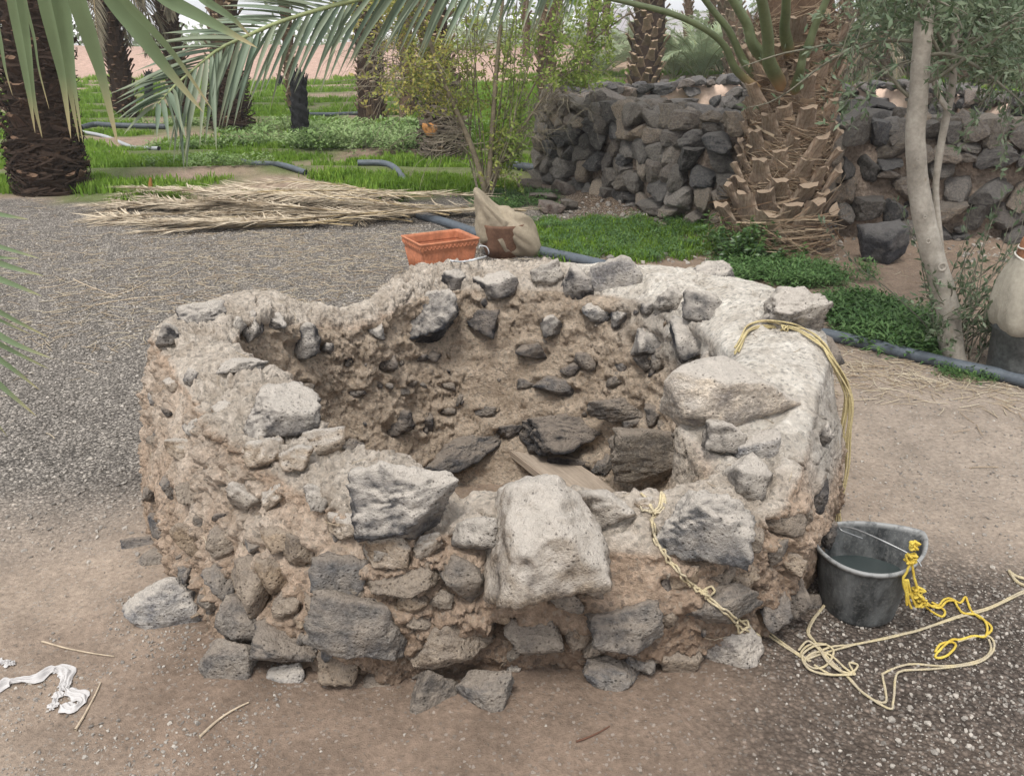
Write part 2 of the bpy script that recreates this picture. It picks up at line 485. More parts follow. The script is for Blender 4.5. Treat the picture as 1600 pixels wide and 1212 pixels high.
g.lk(c, b.inputs['Base Color'])
hg = g.math('MULTIPLY', g.math('SUBTRACT', 1.0, vg.outputs['Distance']), g.math('MULTIPLY', gr, 1.6))
h = g.math('ADD', g.math('ADD', g.math('MULTIPLY', n2, 1.0), g.math('MULTIPLY', n3, 0.5)), hg)
h = g.math('ADD', h, g.math('MULTIPLY', spk, 0.35))
g.lk(g.bump(h, 0.9, 0.013), b.inputs['Normal'])
GROUND_MAT = m
go = link('ground', mesh_np('ground', gp, gf, True, {'col': col, 'gravel': gravel_all}), GROUND_MAT)
tag(go, kind='structure')

# ---------------------------------------------------------------- the well
NU, NO, NT, NI = 1840, 116, 48, 104
ro = catmull([P(*a) for a, _ in RIM], NU, True)
ri = catmull([P(*c_) for _, c_ in RIM], NU, True)
cen = np.array([-0.03, 3.02, 0])
def wcol(u_xy):
    return None
prof = []
outn = ro - cen; outn[:, 2] = 0; outn /= np.linalg.norm(outn, axis=1)[:, None]
base_o = ro + outn * 0.05
BASEPX = {0: (850, 1040), 1: (700, 1055), 2: (560, 1062), 3: (430, 1040), 4: (322, 990), 5: (268, 905), 6: (236, 828), 20: (1292, 830), 21: (1268, 905), 22: (1205, 975), 23: (1050, 1035)}
bctrl = []
for k_, (a_, _c) in enumerate(RIM):
    p_ = P(*a_)
    if k_ in BASEPX: bctrl.append(P(*BASEPX[k_], 0.0))
    else:
        o_ = p_ - cen; o_[2] = 0; bctrl.append(p_ + o_ / np.linalg.norm(o_) * .05)
base_o = catmull(bctrl, NU, True)
base_o[:, 2] = -0.06
inn = ri - cen; inn[:, 2] = 0; inn /= np.linalg.norm(inn, axis=1)[:, None]
base_i = ri - inn * (0.05 + 0.13 * sstep(3.0, 3.9, ri[:, 1]))[:, None]; base_i[:, 2] = -0.42
rows = []; part = []
thick = np.linalg.norm((ro - ri)[:, :2], axis=1)[:, None]
for k in range(NO):
    s = k / NO
    p_ = base_o * (1 - s) + ro * s
    bulge = 0.05 * math.sin(math.pi * min(1, s * 1.05)) 
    p_ = p_ + outn * bulge
    p_[:, 2] = -0.06 + (ro[:, 2] - 0.03 + 0.06) * s
    rows.append(p_); part.append(0)
for k in range(NT):
    s = k / NT
    p_ = ro * (1 - s) + ri * s
    e = (1 - abs(2 * s - 1) ** 3.0)
    p_[:, 2] += -0.03 + 0.05 * e
    rows.append(p_); part.append(1)
for k in range(NI):
    s = k / (NI - 1)
    p_ = ri * (1 - s) + base_i * s
    p_ = p_ + inn * 0.03 * math.sin(math.pi * s)
    p_[:, 2] = (ri[:, 2] - 0.03) * (1 - s) + (-0.42) * s
    rows.append(p_); part.append(2)
W = np.stack(rows)                      # R x NU x 3
R_ = len(rows); part = np.array(part)
# light smoothing of the profile corners
for _ in range(3):
    W[1:-1] = 0.25 * W[:-2] + 0.5 * W[1:-1] + 0.25 * W[2:]
def grid_normals(W):
    du = np.roll(W, -1, 1) - np.roll(W, 1, 1)
    dv = np.gradient(W, axis=0)
    n = np.cross(du, dv); n /= np.maximum(np.linalg.norm(n, axis=2), 1e-9)[..., None]
    return n
Nn = grid_normals(W)
mid = W[R_ // 4, 0] - cen
if (Nn[R_ // 5, 0] * outn[0]).sum() < 0: Nn = -Nn
flat = W.reshape(-1, 3); nf = Nn.reshape(-1, 3)
zone = np.repeat(part, NU)
# masks: left outer face is crumbly clods, right part smooth grey plaster
ang = np.arctan2(flat[:, 1] - cen[1], flat[:, 0] - cen[0])
leftness = sstep(0.1, -0.9, flat[:, 0] + 0.15 * fbm(flat * 3, 2))
rightness = sstep(0.35, 0.75, flat[:, 0] + 0.25 * fbm(flat * 4, 3)) * sstep(.3, .45, flat[:, 2] + .06 * fbm(flat * 7 + 5, 2))
plaster = np.clip(rightness * sstep(2.1, 2.3, flat[:, 1] + .0), 0, 1)
plaster = np.maximum(plaster, sstep(.2, .4, flat[:, 0] + .1 * fbm(flat * 5, 2)) * sstep(.57, .62, flat[:, 2] + .03 * fbm(flat * 9, 2)) * (flat[:, 1] > 3))
d1 = fbm(flat * 3.2 + 3, 3)
d2 = fbm(flat * 9 + 7, 4, 0.55)
d3 = fbm(flat * 26, 4, 0.62)
b1 = 1 - np.abs(fbm(flat * 13 + 31, 3)) * 2.2
f1, f2, cid = worley(flat * (9.0, 9.0, 11.0) + 0.35 * np.stack([d2, d3, d1], 1))
crack = sstep(0.11, 0.0, f2 - f1)
g1, g2, cid2 = worley(flat * 27 + .3 * d3[:, None])
clod = (0.55 - g1)
amp = (1 - 0.78 * plaster) * (.42 + .95 * sstep(-.25, .3, fbm(flat * 2.6 + 55, 3)))
inner = (zone == 2)
d4 = fbm(flat * 62, 3, .6)
disp = 0.022 * d1 + 0.026 * d2 * amp + 0.010 * d3 * amp + 0.004 * d4 * amp + 0.006 * clod * amp
plate = ((cid * 37 % 23) / 23.0 - .5) * sstep(0.0, .22, f2 - f1)
plate2 = ((cid2 * 37 % 23) / 23.0 - .5) * sstep(0.0, .25, g2 - g1)
disp = disp + amp * (.020 * plate + .010 * plate2 * (.5 + leftness)) + amp * .008 * (fbm(flat * 20 + 3, 4, .6, ridge=True) - .3)
bil = lambda s_, o_: np.abs(pn(flat * s_ + o_)) + .5 * np.abs(pn(flat * s_ * 2.1 + o_ + 5))
warp = flat + .03 * np.stack([d2, d3, d1], 1)
bil = lambda s_, o_: np.minimum(.4, np.abs(pn(warp * s_ + o_)))
crumb = .030 * bil(13, 1) + .024 * bil(29, 2) + .015 * bil(64, 3) + .008 * bil(120, 4)
disp = disp + amp * (crumb - .014) * (.7 + .6 * leftness) * np.select([zone == 1, zone == 2], [.55, .45], 1.0)
ln1 = np.abs(pn(warp * (6, 6, 9) + 40)); disp = disp - .018 * sstep(.035, .0, ln1) * sstep(-.1, .2, d1)
cm = sstep(-.05, .25, fbm(flat * 2.2 + 77, 2)) * np.where(inner, .35, 1.0)
disp -= crack * (0.016 + .012 * leftness) * cm * amp
# vertical weather runnels on the left face
th_s = ang * 1.25
run = fbm(np.stack([th_s * 9, flat[:, 2] * 2.2, flat[:, 2] * 0], 1), 4, .6)
disp += 0.018 * run * leftness * (zone == 0)
# horizontal ledges inside
disp += np.where(inner, 0.012 * fbm(flat * (5, 5, 19) + 2, 4, .6), 0)
BASEW = flat.copy(); NB_ = NU // 10
bvh0 = BVHTree.FromPolygons([Vector(v) for v in flat[::1].reshape(R_, NU, 3)[::6, ::10].reshape(-1, 3)],
        [(a * NB_ + b_, a * NB_ + (b_ + 1) % NB_, (a + 1) * NB_ + (b_ + 1) % NB_, (a + 1) * NB_ + b_) for a in range(len(range(0, R_, 6)) - 1) for b_ in range(NB_)])
# stones seen in the well: px, py, width, height (photo pixels), roll (deg), tone, protrusion 0..1, depth ratio
DK, GR, MG, TN, PL = (0.075, 0.075, 0.08), (0.15, 0.147, 0.145), (0.24, 0.23, 0.215), (0.33, 0.275, 0.215), (0.40, 0.375, 0.345)
ST = [
 (316,492,74,40,-10,DK,.35,1.0),(270,529,38,40,0,DK,.35,1),(394,510,34,42,20,DK,.4,1),(429,501,40,28,0,DK,.4,1),(478,535,46,52,0,DK,.5,1),
 (368,510,32,28,0,GR,.4,1),(511,538,24,32,0,DK,.3,1),(589,515,36,26,10,GR,.5,1),(545,563,16,20,0,DK,.35,1),(607,566,26,28,0,DK,.4,1),
 (444,640,120,84,-4,GR,.62,1.1),(368,574,92,28,-14,MG,.4,1.6),(301,667,32,30,0,GR,.5,1),(330,726,36,42,0,GR,.4,1),(505,690,78,42,-8,TN,.5,1),
 (464,715,50,46,0,TN,.45,1),(413,708,58,48,10,TN,.4,1),(243,625,20,30,0,GR,.5,1),(624,661,46,38,0,DK,.4,1),(545,690,46,24,0,GR,.3,1),
 (236,768,24,36,0,GR,.5,1),(248,822,46,46,0,GR,.5,1),(295,897,36,36,0,MG,.4,1),(391,912,66,92,12,TN,.45,1),(382,972,78,84,20,MG,.5,1),
 (444,1004,112,70,14,GR,.6,1),(495,774,44,42,0,MG,.5,1),(368,774,22,16,0,GR,.4,1),(534,897,86,70,10,MG,.5,1),(562,973,155,94,14,MG,.55,1),
 (607,858,74,60,10,TN,.4,1),(531,1035,60,66,0,TN,.4,1),(635,778,166,122,-6,GR,.6,1),(731,767,58,34,0,TN,.5,1),(742,834,74,56,0,MG,.5,1),
 (849,838,186,176,-4,TN,.66,1.0),(944,795,92,58,0,TN,.5,1),(600,852,70,46,0,MG,.35,1),(632,898,118,58,-8,TN,.4,1),(725,901,92,72,14,MG,.5,1),
 (885,935,60,34,14,MG,.4,1),(554,926,40,34,0,MG,.4,1),(711,963,32,32,0,DK,.35,1),(714,1000,120,72,-6,TN,.5,1),(835,995,90,68,0,MG,.5,1),
 (722,702,138,54,-24,GR,.45,1),(881,677,136,68,4,DK,.5,1),(888,728,66,44,0,DK,.5,1),(794,670,42,26,-10,DK,.45,1),(667,495,96,84,0,DK,.42,1),
 (709,442,40,44,30,DK,.42,1),(774,447,70,46,4,DK,.45,1),(754,503,46,46,0,DK,.35,1),(897,442,50,56,0,DK,.45,1),(855,433,50,38,0,MG,.4,1),
 (861,503,36,44,0,GR,.4,1),(931,487,44,34,0,GR,.4,1),(965,492,32,44,0,DK,.4,1),(833,548,48,34,14,DK,.4,1),(676,554,26,24,0,DK,.4,1),
 (657,558,24,15,0,DK,.35,1),(606,662-96,30,30,0,DK,.4,1),(914,565,34,28,0,GR,.45,1),(890,576,26,24,0,DK,.4,1),(867,601,68,30,12,GR,.4,1),
 (664,660,28,30,0,DK,.35,1),(967,640,98,36,-6,GR,.6,1.2),(1024,646,32,38,0,GR,.5,1),(1012,526,46,56,0,GR,.42,1),(960,438,84,64,-6,PL,.45,1),
 (970,570,28,24,0,GR,.45,1),(962,590,28,30,0,GR,.4,1),(1007,565,30,34,0,GR,.4,1),(1238,492,100,84,6,MG,.6,1.1),(1100,482,74,48,10,GR,.4,1),
 (1078,532,56,68,0,DK,.5,1),(1050,470,48,40,0,MG,.4,1),(1137,612,196,112,-12,(.56,.53,.49),.5,1.2),(1131,682,62,48,10,GR,.6,1),(1117,424,66,34,0,PL,.4,1),
 (1283,677,30,44,0,GR,.5,1),(1040,714,172,86,4,MG,.55,.8),(945,725,30,40,0,MG,.4,1),(1167,753,78,64,-36,MG,.5,1),(1096,820,142,106,6,MG,.6,1),
 (1225,811,72,48,10,TN,.4,1),(1125,943,138,66,-16,MG,.52,1),(976,977,112,74,-14,MG,.5,1),(1279,772,30,62,0,DK,.5,1),(1290,834,30,46,0,DK,.5,1),
 (1279,896,46,56,0,DK,.5,1),(1239,932,42,56,0,DK,.5,1),(1209,952,46,56,0,GR,.5,1),(1169,834,50,56,0,MG,.4,1),(1062,1030,78,66,0,TN,.5,1),
 (1003,1028,52,44,0,MG,.5,1),(1010,790,40,30,0,TN,.4,1),(680,735,50,40,0,TN,.4,1),(1180,700,70,60,0,PL,.3,1),(1060,900,60,40,0,TN,.25,1),
 (655,965,50,34,0,TN,.3,1),(780,960,36,26,0,TN,.3,1),(910,900,60,60,0,TN,.3,1),(300,770,40,44,0,TN,.3,1),(440,830,60,60,0,TN,.25,1),
 (350,840,50,60,0,TN,.25,1),(480,600,26,22,0,GR,.4,1),(700,600,30,18,0,GR,.35,1),(760,640,36,20,0,GR,.35,1),(560,610,28,20,0,GR,.3,1),
 (930,690-60,30,20,0,GR,.35,1),(700,640,26,20,0,GR,.3,1),(1015,480,30,26,0,DK,.4,1),(640,600,22,18,0,GR,.3,1),(820,600,24,16,0,GR,.3,1),
 (985,700,40,24,0,GR,.4,1),(1130,900,40,26,0,TN,.3,1),(450,940,50,44,0,TN,.35,1),(330,940,40,40,0,MG,.4,1),(480,970,40,30,0,TN,.3,1),
 (280,700,44,38,0,TN,.4,1),(350,640,40,30,0,TN,.3,1),(385,775,60,52,0,TN,.35,1),(300,840,50,56,0,TN,.4,1),(345,905,52,60,0,MG,.4,1),(425,900,50,60,0,TN,.35,1),(470,860,56,50,0,TN,.35,1),
 (540,820,60,40,0,TN,.35,1),(430,775,40,34,0,TN,.3,1),(270,600,30,26,0,TN,.4,1),(300,590,26,30,0,GR,.35,1),(265,760,30,40,0,MG,.4,1),(400,850,36,30,0,MG,.35,1),(500,930,46,40,0,TN,.35,1),(670,850,50,34,0,TN,.3,1),
 (640,935,56,34,0,TN,.35,1),(690,935,40,30,0,MG,.4,1),(905,990,46,50,0,TN,.4,1),(1040,960,44,36,0,TN,.3,1),(1160,900,50,44,0,TN,.35,1),(1215,860,40,44,0,MG,.35,1),(1250,800,34,50,0,TN,.4,1),(930,1010,40,30,0,TN,.4,1),(660,1020,60,40,0,TN,.4,1),(600,1000,50,40,0,TN,.3,1),
 (1235,880,44,40,0,TN,.35,1),(1030,560,26,34,0,MG,.4,1),(1110,560,34,26,0,PL,.3,1),(990,660,34,22,0,GR,.4,1),
]
FLAT_I = [k for k, s_ in enumerate(ST) if s_[2] == 196][0]
stones = []
for i, (px, py, wpx, hpx, rot, tone, pro, dr) in enumerate(ST):
    d = ray(px, py); d = d / np.linalg.norm(d)
    loc, nor, idx, dist = bvh0.ray_cast(Vector(CAM), Vector(d))
    if loc is None:
        # silhouette stone: nearest point of the surface to the ray
        best = None
        for tt in np.linspace(1.8, 5, 60):
            l_, n_, i_, d_ = bvh0.find_nearest(Vector(CAM + d * tt))
            if best is None or d_ < best[0]: best = (d_, l_, n_)
        loc, nor = best[1], best[2]
    loc = np.array(loc); nor = np.array(nor)
    if nor.dot(d) > 0: nor = -nor
    dep = depth(loc)
    sw, sh = wpx / F * dep, hpx / F * dep
    sdp = dr * 0.5 * (min(sw, sh) + 0.5 * (sw + sh))
    # sink it so that pro of its depth shows
    cpos = loc + d * sdp * (0.5 - pro)
    stones.append((cpos, sw, sh, sdp, rot, tone, i))
# the mortar draws back a little round each stone
for (cpos, sw, sh, sdp, rot, tone, i) in stones:
    rad = 0.5 * max(sw, sh) * 1.25
    msk = np.where(((BASEW - cpos) ** 2).sum(1) < (rad * 1.3) ** 2)[0]
    if len(msk) == 0: continue
    q_ = BASEW[msk] - cpos
    a = math.radians(rot)
    r_ = math.cos(a) * VR - math.sin(a) * VU; u_ = math.sin(a) * VR + math.cos(a) * VU
    e = np.sqrt((q_ @ r_ / (sw / 2)) ** 2 + (q_ @ u_ / (sh / 2)) ** 2)
    k_ = sstep(1.22, 1.0, e) * sstep(.25, -.5, (q_ @ u_) / (sh / 2))
    disp[msk] -= 0.026 * k_ * min(1, max(sw, sh) / .12)
    disp[msk] += 0.012 * sstep(1.35, 1.1, e) * sstep(-.1, .6, (q_ @ u_) / (sh / 2))
flat = flat + nf * disp[:, None]
# cavity below the front, left of the grey stone
hc = P(785, 985, .12)
l_, n_, _, _ = bvh0.ray_cast(Vector(CAM), Vector(ray(788, 985)).normalized())
if l_ is not None:
    dd = np.sqrt((((flat - np.array(l_)) / (0.045, 0.2, 0.06)) ** 2).sum(1))
    flat = flat - nf * (0.12 * sstep(1.0, 0.5, dd))[:, None] * (zone == 0)[:, None]
# colour of the mud
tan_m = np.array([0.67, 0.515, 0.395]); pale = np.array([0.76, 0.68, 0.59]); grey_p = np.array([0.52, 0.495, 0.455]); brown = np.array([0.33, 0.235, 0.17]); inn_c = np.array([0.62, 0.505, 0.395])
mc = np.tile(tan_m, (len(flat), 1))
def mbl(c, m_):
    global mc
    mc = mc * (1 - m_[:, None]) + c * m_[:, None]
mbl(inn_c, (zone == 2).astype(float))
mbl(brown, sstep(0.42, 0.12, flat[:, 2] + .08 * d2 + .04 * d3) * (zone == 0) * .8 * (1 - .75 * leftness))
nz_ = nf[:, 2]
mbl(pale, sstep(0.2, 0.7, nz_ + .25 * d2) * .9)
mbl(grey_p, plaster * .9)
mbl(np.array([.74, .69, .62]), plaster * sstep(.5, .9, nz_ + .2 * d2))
rough_a = (1 - .75 * plaster)
mf_i = (np.arange(R_ - 1)[:, None] * NU + np.arange(NU)[None, :]).ravel()
mf_j = (np.arange(R_ - 1)[:, None] * NU + (np.arange(NU)[None, :] + 1) % NU).ravel()
mf = np.stack([mf_i, mf_j, mf_j + NU, mf_i + NU], 1)
well = empty('stone_well', (-0.03, 3.02, 0))
tag(well, 'low round well of tan mud and rough basalt stones in the middle of the yard', 'well')
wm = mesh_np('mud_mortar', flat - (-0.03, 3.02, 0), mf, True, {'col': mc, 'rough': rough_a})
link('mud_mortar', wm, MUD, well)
allv, allf, off = [flat], [q2t(mf)], len(flat)
WELLC = np.array([-0.03, 3.02, 0])
PALE_DUST = mat_basalt('basalt_dusty', dust=(0.60, 0.54, 0.475), dust_amt=0.95)
for (cpos, sw, sh, sdp, rot, tone, i) in stones:
    big = max(ST[i][2], ST[i][3])
    sub = 5 if big > 95 else (4 if big > 34 else 3)
    v, f = rock(1000 + i, sub, planes=8 + (i * 7) % 6, p=13 + (i % 5) * 4, rough=(.035 if i == FLAT_I else 0.085 + .02 * (big < 60)), fr=2.2)
    if tone == TN and big > 150: v, f = rock(79, 5, planes=13, p=13, rough=.06, fr=2.0, lo=.70)
    if big < 60: rot = rot + 22 * math.sin(i * 7.3)
    a = math.radians(rot)
    r_ = math.cos(a) * VR - math.sin(a) * VU; u_ = math.sin(a) * VR + math.cos(a) * VU
    if tone == TN and i not in (35,) or ST[i][6] < .35:
        pass
    wv = cpos + (v[:, :1] * sw * 1.06) * r_ + (v[:, 1:2] * sh * 1.06) * u_ + (v[:, 2:] * sdp) * VF
    jit = 1 + 0.15 * math.sin(i * 12.7)
    tcol = tuple(min(.6, c_ * jit) for c_ in tone)
    mname = 'stone'
    me = mesh_np(mname, wv - cpos, f)
    o = link(mname, me, PALE_DUST if cpos[2] > .42 or i in (35,) else BAS, well, cpos - WELLC, color=tcol)
    allv.append(wv); allf.append(f + off); off += len(wv)
# small chips bedded in the mud, seen side
for k in range(95):
    if k < 55: uu = int(NU * rng.uniform(.42, .80)); row = NO + NT + rng.integers(4, 70)
    else: uu = int(NU * (rng.uniform(-.10, .28) % 1.0)); row = rng.integers(14, NO - 8)
    p_ = flat.reshape(R_, NU, 3)[row, uu]; s_ = rng.uniform(.014, .042)
    v, f = rock(2600 + k, 2, planes=8, p=16, rough=.09)
    link('stone', mesh_np('stone', v * (s_ * rng.uniform(1, 1.9), s_, s_ * .7), f), BAS, well, p_ - WELLC, rot=tuple(rng.uniform(-1.5, 1.5, 3)), color=[GR, DK, MG, TN][k % 4])
# unseen back of the well: stones set in its outer face
for k in range(46):
    th = math.pi * (0.02 + 0.96 * k / 45.0)
    uu = int(np.argmin(np.abs(np.unwrap(ang.reshape(R_, NU)[20]) % (2 * math.pi) - th)))
    row = rng.integers(12, NO - 6)
    p_ = flat.reshape(R_, NU, 3)[row, uu]
    v, f = rock(2000 + k, 3)
    s_ = rng.uniform(.09, .2)
    me = mesh_np('stone', v * (s_, s_ * .8, s_ * .75), f)
    link('stone', me, BAS, well, p_ - WELLC, rot=(rng.uniform(-.3, .3), rng.uniform(-.3, .3), th), color=[GR, DK, MG][k % 3])
bvhW = BVHTree.FromPolygons([Vector(v) for v in np.concatenate(allv)], [tuple(x) for x in np.concatenate(allf).tolist()])
def hitW(px, py, lift=0.0):
    d = Vector(ray(px, py)).normalized()
    l_, n_, i_, s_ = bvhW.ray_cast(Vector(CAM), d)
    g_ = P(px, py, 0.0); g_[2] = gz(g_[0], g_[1])
    if l_ is None or s_ > np.linalg.norm(g_ - CAM): return g_ + (0, 0, lift)
    return np.array(l_) + np.array(n_) * lift * (1 if n_.dot(d) < 0 else -1)
# ---------------------------------------------------------------- loose stones round the well
LOOSE = [
 ('dark flat stone sliver sticking out left of the well base', 225, 850, 66, 32, -14, GR, .45),
 ('thin grey stone slab leaning on the left foot of the well, below the dark sliver', 238, 880, 60, 40, -38, MG, .5),
 ('broad pale pitted boulder half buried at the left foot of the well', 261, 948, 128, 100, 0, PL, .8),
 ('grey rough rock at the lower left corner of the well', 360, 1034, 90, 80, -8, MG, .8),
 ('pale flat stone half sunk beside the rough corner rock of the well', 448, 1056, 60, 44, 0, PL, .7),
 ('dark pitted rock lying in front of the well, left of its grey twin', 675, 1082, 80, 80, 0, GR, .85),
 ('grey rounded rock lying in front of the well under a small white chip', 760, 1083, 90, 78, -12, MG, .85),
 ('small white stone chip on top of the grey rounded rock', 801, 1045, 24, 22, 20, (.5, .49, .47), .8),
 ('small round tan stone at the foot of the well, right of the middle', 885, 1042, 48, 42, 0, TN, .9),
 ('oblong grey stone leaning at the well foot right of the small round tan one', 953, 1058, 88, 62, 18, MG, .7),
 ('smooth pale boulder at the right front foot of the well with the rope beside it', 1143, 1016, 96, 92, 0, PL, .9),
 ('tan flat stone half buried in front of the well, left of the dark pitted rock', 592, 1070, 60, 34, 0, TN, .5),
 ('dark rock at the right foot of the well close to the bucket', 1262, 950, 40, 46, 0, DK, .8),
]
for i, (lab, px, py, wp, hp, rot, tone, dr) in enumerate(LOOSE):
    if i == 7: base = hitW(px, py)
    else: base = P(px, py, 0.045 if hp > 60 else 0.02)
    dep = depth(base); sw, sh = wp / F * dep, hp / F * dep
    v, f = rock(3000 + i, 5 if wp > 60 else 4, planes=13, p=13, rough=0.07, fr=2.2)
    a = math.radians(rot)
    r_ = math.cos(a) * VR - math.sin(a) * VU; u_ = math.sin(a) * VR + math.cos(a) * VU
    wv = (v[:, :1] * sw * 1.05) * r_ + (v[:, 1:2] * sh * 1.05) * u_ + (v[:, 2:] * dr * max(sw, sh) * .8) * VF
    zc = base[2]
    o = link('stone', mesh_np('loose_stone', wv, f), BAS if tone != PL else PALE_DUST, None, base, color=tone)
    o.name = 'loose_stone'
    tag(o, lab, 'stone', 'loose stones around the foot of the well')

# ---------------------------------------------------------------- plank inside the well
pm = mat_simple('dusty_wood', (0.33, 0.27, 0.215), 0.9, .15, .22, 6, .003, .5, stretch=(1, 14, 14))
pz = -0.20
c1, c2 = P(747, 738, pz), P(905, 775, pz)
c3 = P(700, 700, pz)
ax = (P(990, 800, pz) - P(800, 690, pz)); L = np.linalg.norm(ax); ax = ax / L
sd_ = np.cross([0, 0, 1], ax); sd_ /= np.linalg.norm(sd_)
mid_p = (P(990, 800, pz) + P(800, 690, pz)) / 2 + sd_ * .0
v, f = [], []
n_ = 24
bm = bmesh.new()
bmesh.ops.create_grid(bm, x_segments=28, y_segments=6, size=0.5)
bmesh.ops.solidify(bm, geom=bm.faces[:], thickness=0.12)
for q in bm.verts:
    q.co.x *= L * 1.35; q.co.y *= 0.20; q.co.z *= 0.35
    q.co.z += 0.003 * mnoise.noise(q.co * 9); q.co.y += 0.004 * mnoise.noise(q.co * 6)
bmesh.ops.bevel(bm, geom=[e for e in bm.edges if len(e.link_faces) == 2 and e.calc_face_angle(0) > 1.0], offset=0.004, segments=2, affect='EDGES')
me = bpy.data.meshes.new('plank'); bm.to_mesh(me); bm.free()
o = link('wooden_plank', me, pm, None, mid_p, rot=(0.03, 0.12, math.atan2(ax[1], ax[0])))
tag(o, 'dusty brown plank lying on the floor inside the well', 'plank')
bh = link('nail_hole', None, None, None) if False else None
# sand slope inside, heaped against the back wall
# ---------------------------------------------------------------- bucket
BC = np.array([1.045, 2.24, 0.0]); BC[2] = gz(BC[0], BC[1]) - .002
bucket = empty('bucket', BC)
tag(bucket, 'worn black rubber builder bucket with pouring spout and wire handle beside the well', 'bucket')
mb_, tb_, bb_ = M('bucket_rubber', 0.62, 0.4); g = N(tb_)
co = g.coord()
mp = g.n('ShaderNodeMapping'); g.lk(co, mp.inputs[0]); mp.inputs['Scale'].default_value = (1, 1, .45)
n1 = g.noise(mp.outputs[0], 16, 6, .7); n2 = g.noise(co, 110, 4, .7)
c = g.mix(g.ramp(n1, [(0.38, 0.0), (0.68, 1.0)]), (0.022, 0.024, 0.025), (0.13, 0.135, 0.135))
c = g.mix(g.math('MULTIPLY', g.ramp(n2, [(0.52, 0.0), (0.72, 1.0)]), .35), c, (0.26, 0.25, 0.235))
lip = g.attr('val').outputs['Fac']
c = g.mix(g.math('MULTIPLY', lip, g.ramp(g.noise(co, 45, 4, .6), [(0.35, .2), (0.5, 1.0)])), c, (0.25, 0.25, 0.245))
g.lk(c, bb_.inputs['Base Color']); g.lk(g.ramp(n1, [(.3, .35), (.7, .8)]), bb_.inputs['Roughness'])
g.lk(g.bump(g.math('ADD', n1, g.math('MULTIPLY', n2, .4)), .35, .004), bb_.inputs['Normal'])
BH = 0.215; SP = math.radians(22)
def brad(th, s):
    """radius of the bucket wall at angle th and height fraction s"""
    r = 0.106 + 0.042 * s
    dth = (th - SP + math.pi) % (2 * math.pi) - math.pi
    r = r + (0.062 * s ** 2.2) * np.exp(-(np.abs(dth) / 0.42) ** 1.35) * 1.0
    r = r - 0.012 * s * np.exp(-((np.abs(dth) - 1.25) / .5) ** 2)
    return r * (1 + 0.012 * np.sin(3 * th + 1) + .008 * np.sin(5 * th))
TH = np.linspace(0, 2 * math.pi, 120, endpoint=False)
prof_b = [(0, 0.0, 0), (.06, 0.0, 0), (.104, 0.0, 0), (0, .006, 1)] 
rows = []; val = []
def ring(s, off, z=None, lipv=0.0):
    r = brad(TH, s) + off
    rows.append(np.stack([r * np.cos(TH), r * np.sin(TH), np.full(len(TH), BH * s if z is None else z)], 1)); val.append(np.full(len(TH), lipv))
rows.append(np.stack([0.02 * np.cos(TH), 0.02 * np.sin(TH), np.full(len(TH), .004)], 1)); val.append(np.zeros(len(TH)))
ring(0, -.008, 0.002); ring(0, -.002, 0.003)
for s in np.linspace(.04, .93, 22): ring(s, 0)
ring(.935, .004, None, .5); ring(.96, .0065, None, 1); ring(.985, .0065, None, 1); ring(1.0, .003, None, 1); ring(1.0, -.003, None, 1); ring(.985, -.0055, None, 1); ring(.96, -.0055, None, .6)
for s in np.linspace(.93, .05, 22): ring(s, -.0055)
rows.append(np.stack([0.03 * np.cos(TH), 0.03 * np.sin(TH), np.full(len(TH), .010)], 1)); val.append(np.zeros(len(TH)))
V = np.concatenate(rows); n_r = len(rows); nT = len(TH)
i_ = (np.arange(n_r - 1)[:, None] * nT + np.arange(nT)).ravel(); j_ = (np.arange(n_r - 1)[:, None] * nT + (np.arange(nT) + 1) % nT).ravel()
Fb = np.stack([i_, j_, j_ + nT, i_ + nT], 1)
link('body', mesh_np('bucket_body', V, Fb, True, {'val': np.concatenate(val)}), mb_, bucket)
# water left in the bucket
wmat, wt, wb = M('water', 0.04, .5); wb.inputs['Base Color'].default_value = (.035, .045, .045, 1)
g = N(wt); g.lk(g.bump(g.noise(g.coord(), 30, 2, .5), .08, .004), wb.inputs['Normal'])
rr = brad(TH, .5) - .0045
Vw = np.concatenate([[[0, 0, BH * .5]], np.stack([rr * np.cos(TH), rr * np.sin(TH), np.full(nT, BH * .5)], 1)])
Fw = np.stack([np.zeros(nT, int), 1 + np.arange(nT), 1 + (np.arange(nT) + 1) % nT], 1)
o = link('water', mesh_np('water', Vw, Fw), wmat, bucket)
# wire handle, folded down to the left
STEEL = mat_simple('galvanised_wire', (0.30, 0.30, 0.30), .45, .5, .2, 40, .0005)
STEEL.node_tree.nodes['Principled BSDF'].inputs['Metallic'].default_value = .8
h0 = P(1347, 841, BC[2] + BH * .94) - BC; h3 = np.array([.118, -.098, BH * .97])
h1 = P(1316, 829, BC[2] + BH + .015) - BC; h1b = P(1312, 823, BC[2] + BH + .02) - BC; h1c = P(1335, 826, BC[2] + BH + .03) - BC
h2 = P(1380, 845, BC[2] + BH + .03) - BC; h2b = np.array([.10, -.075, BH + .012])
v, f = tube(catmull([h0, (h0 + h1) / 2, h1, h1b, h1c, h2, h2b, h3], 60), .0026, 8)
link('handle', mesh_np('handle', v, f), STEEL, bucket)

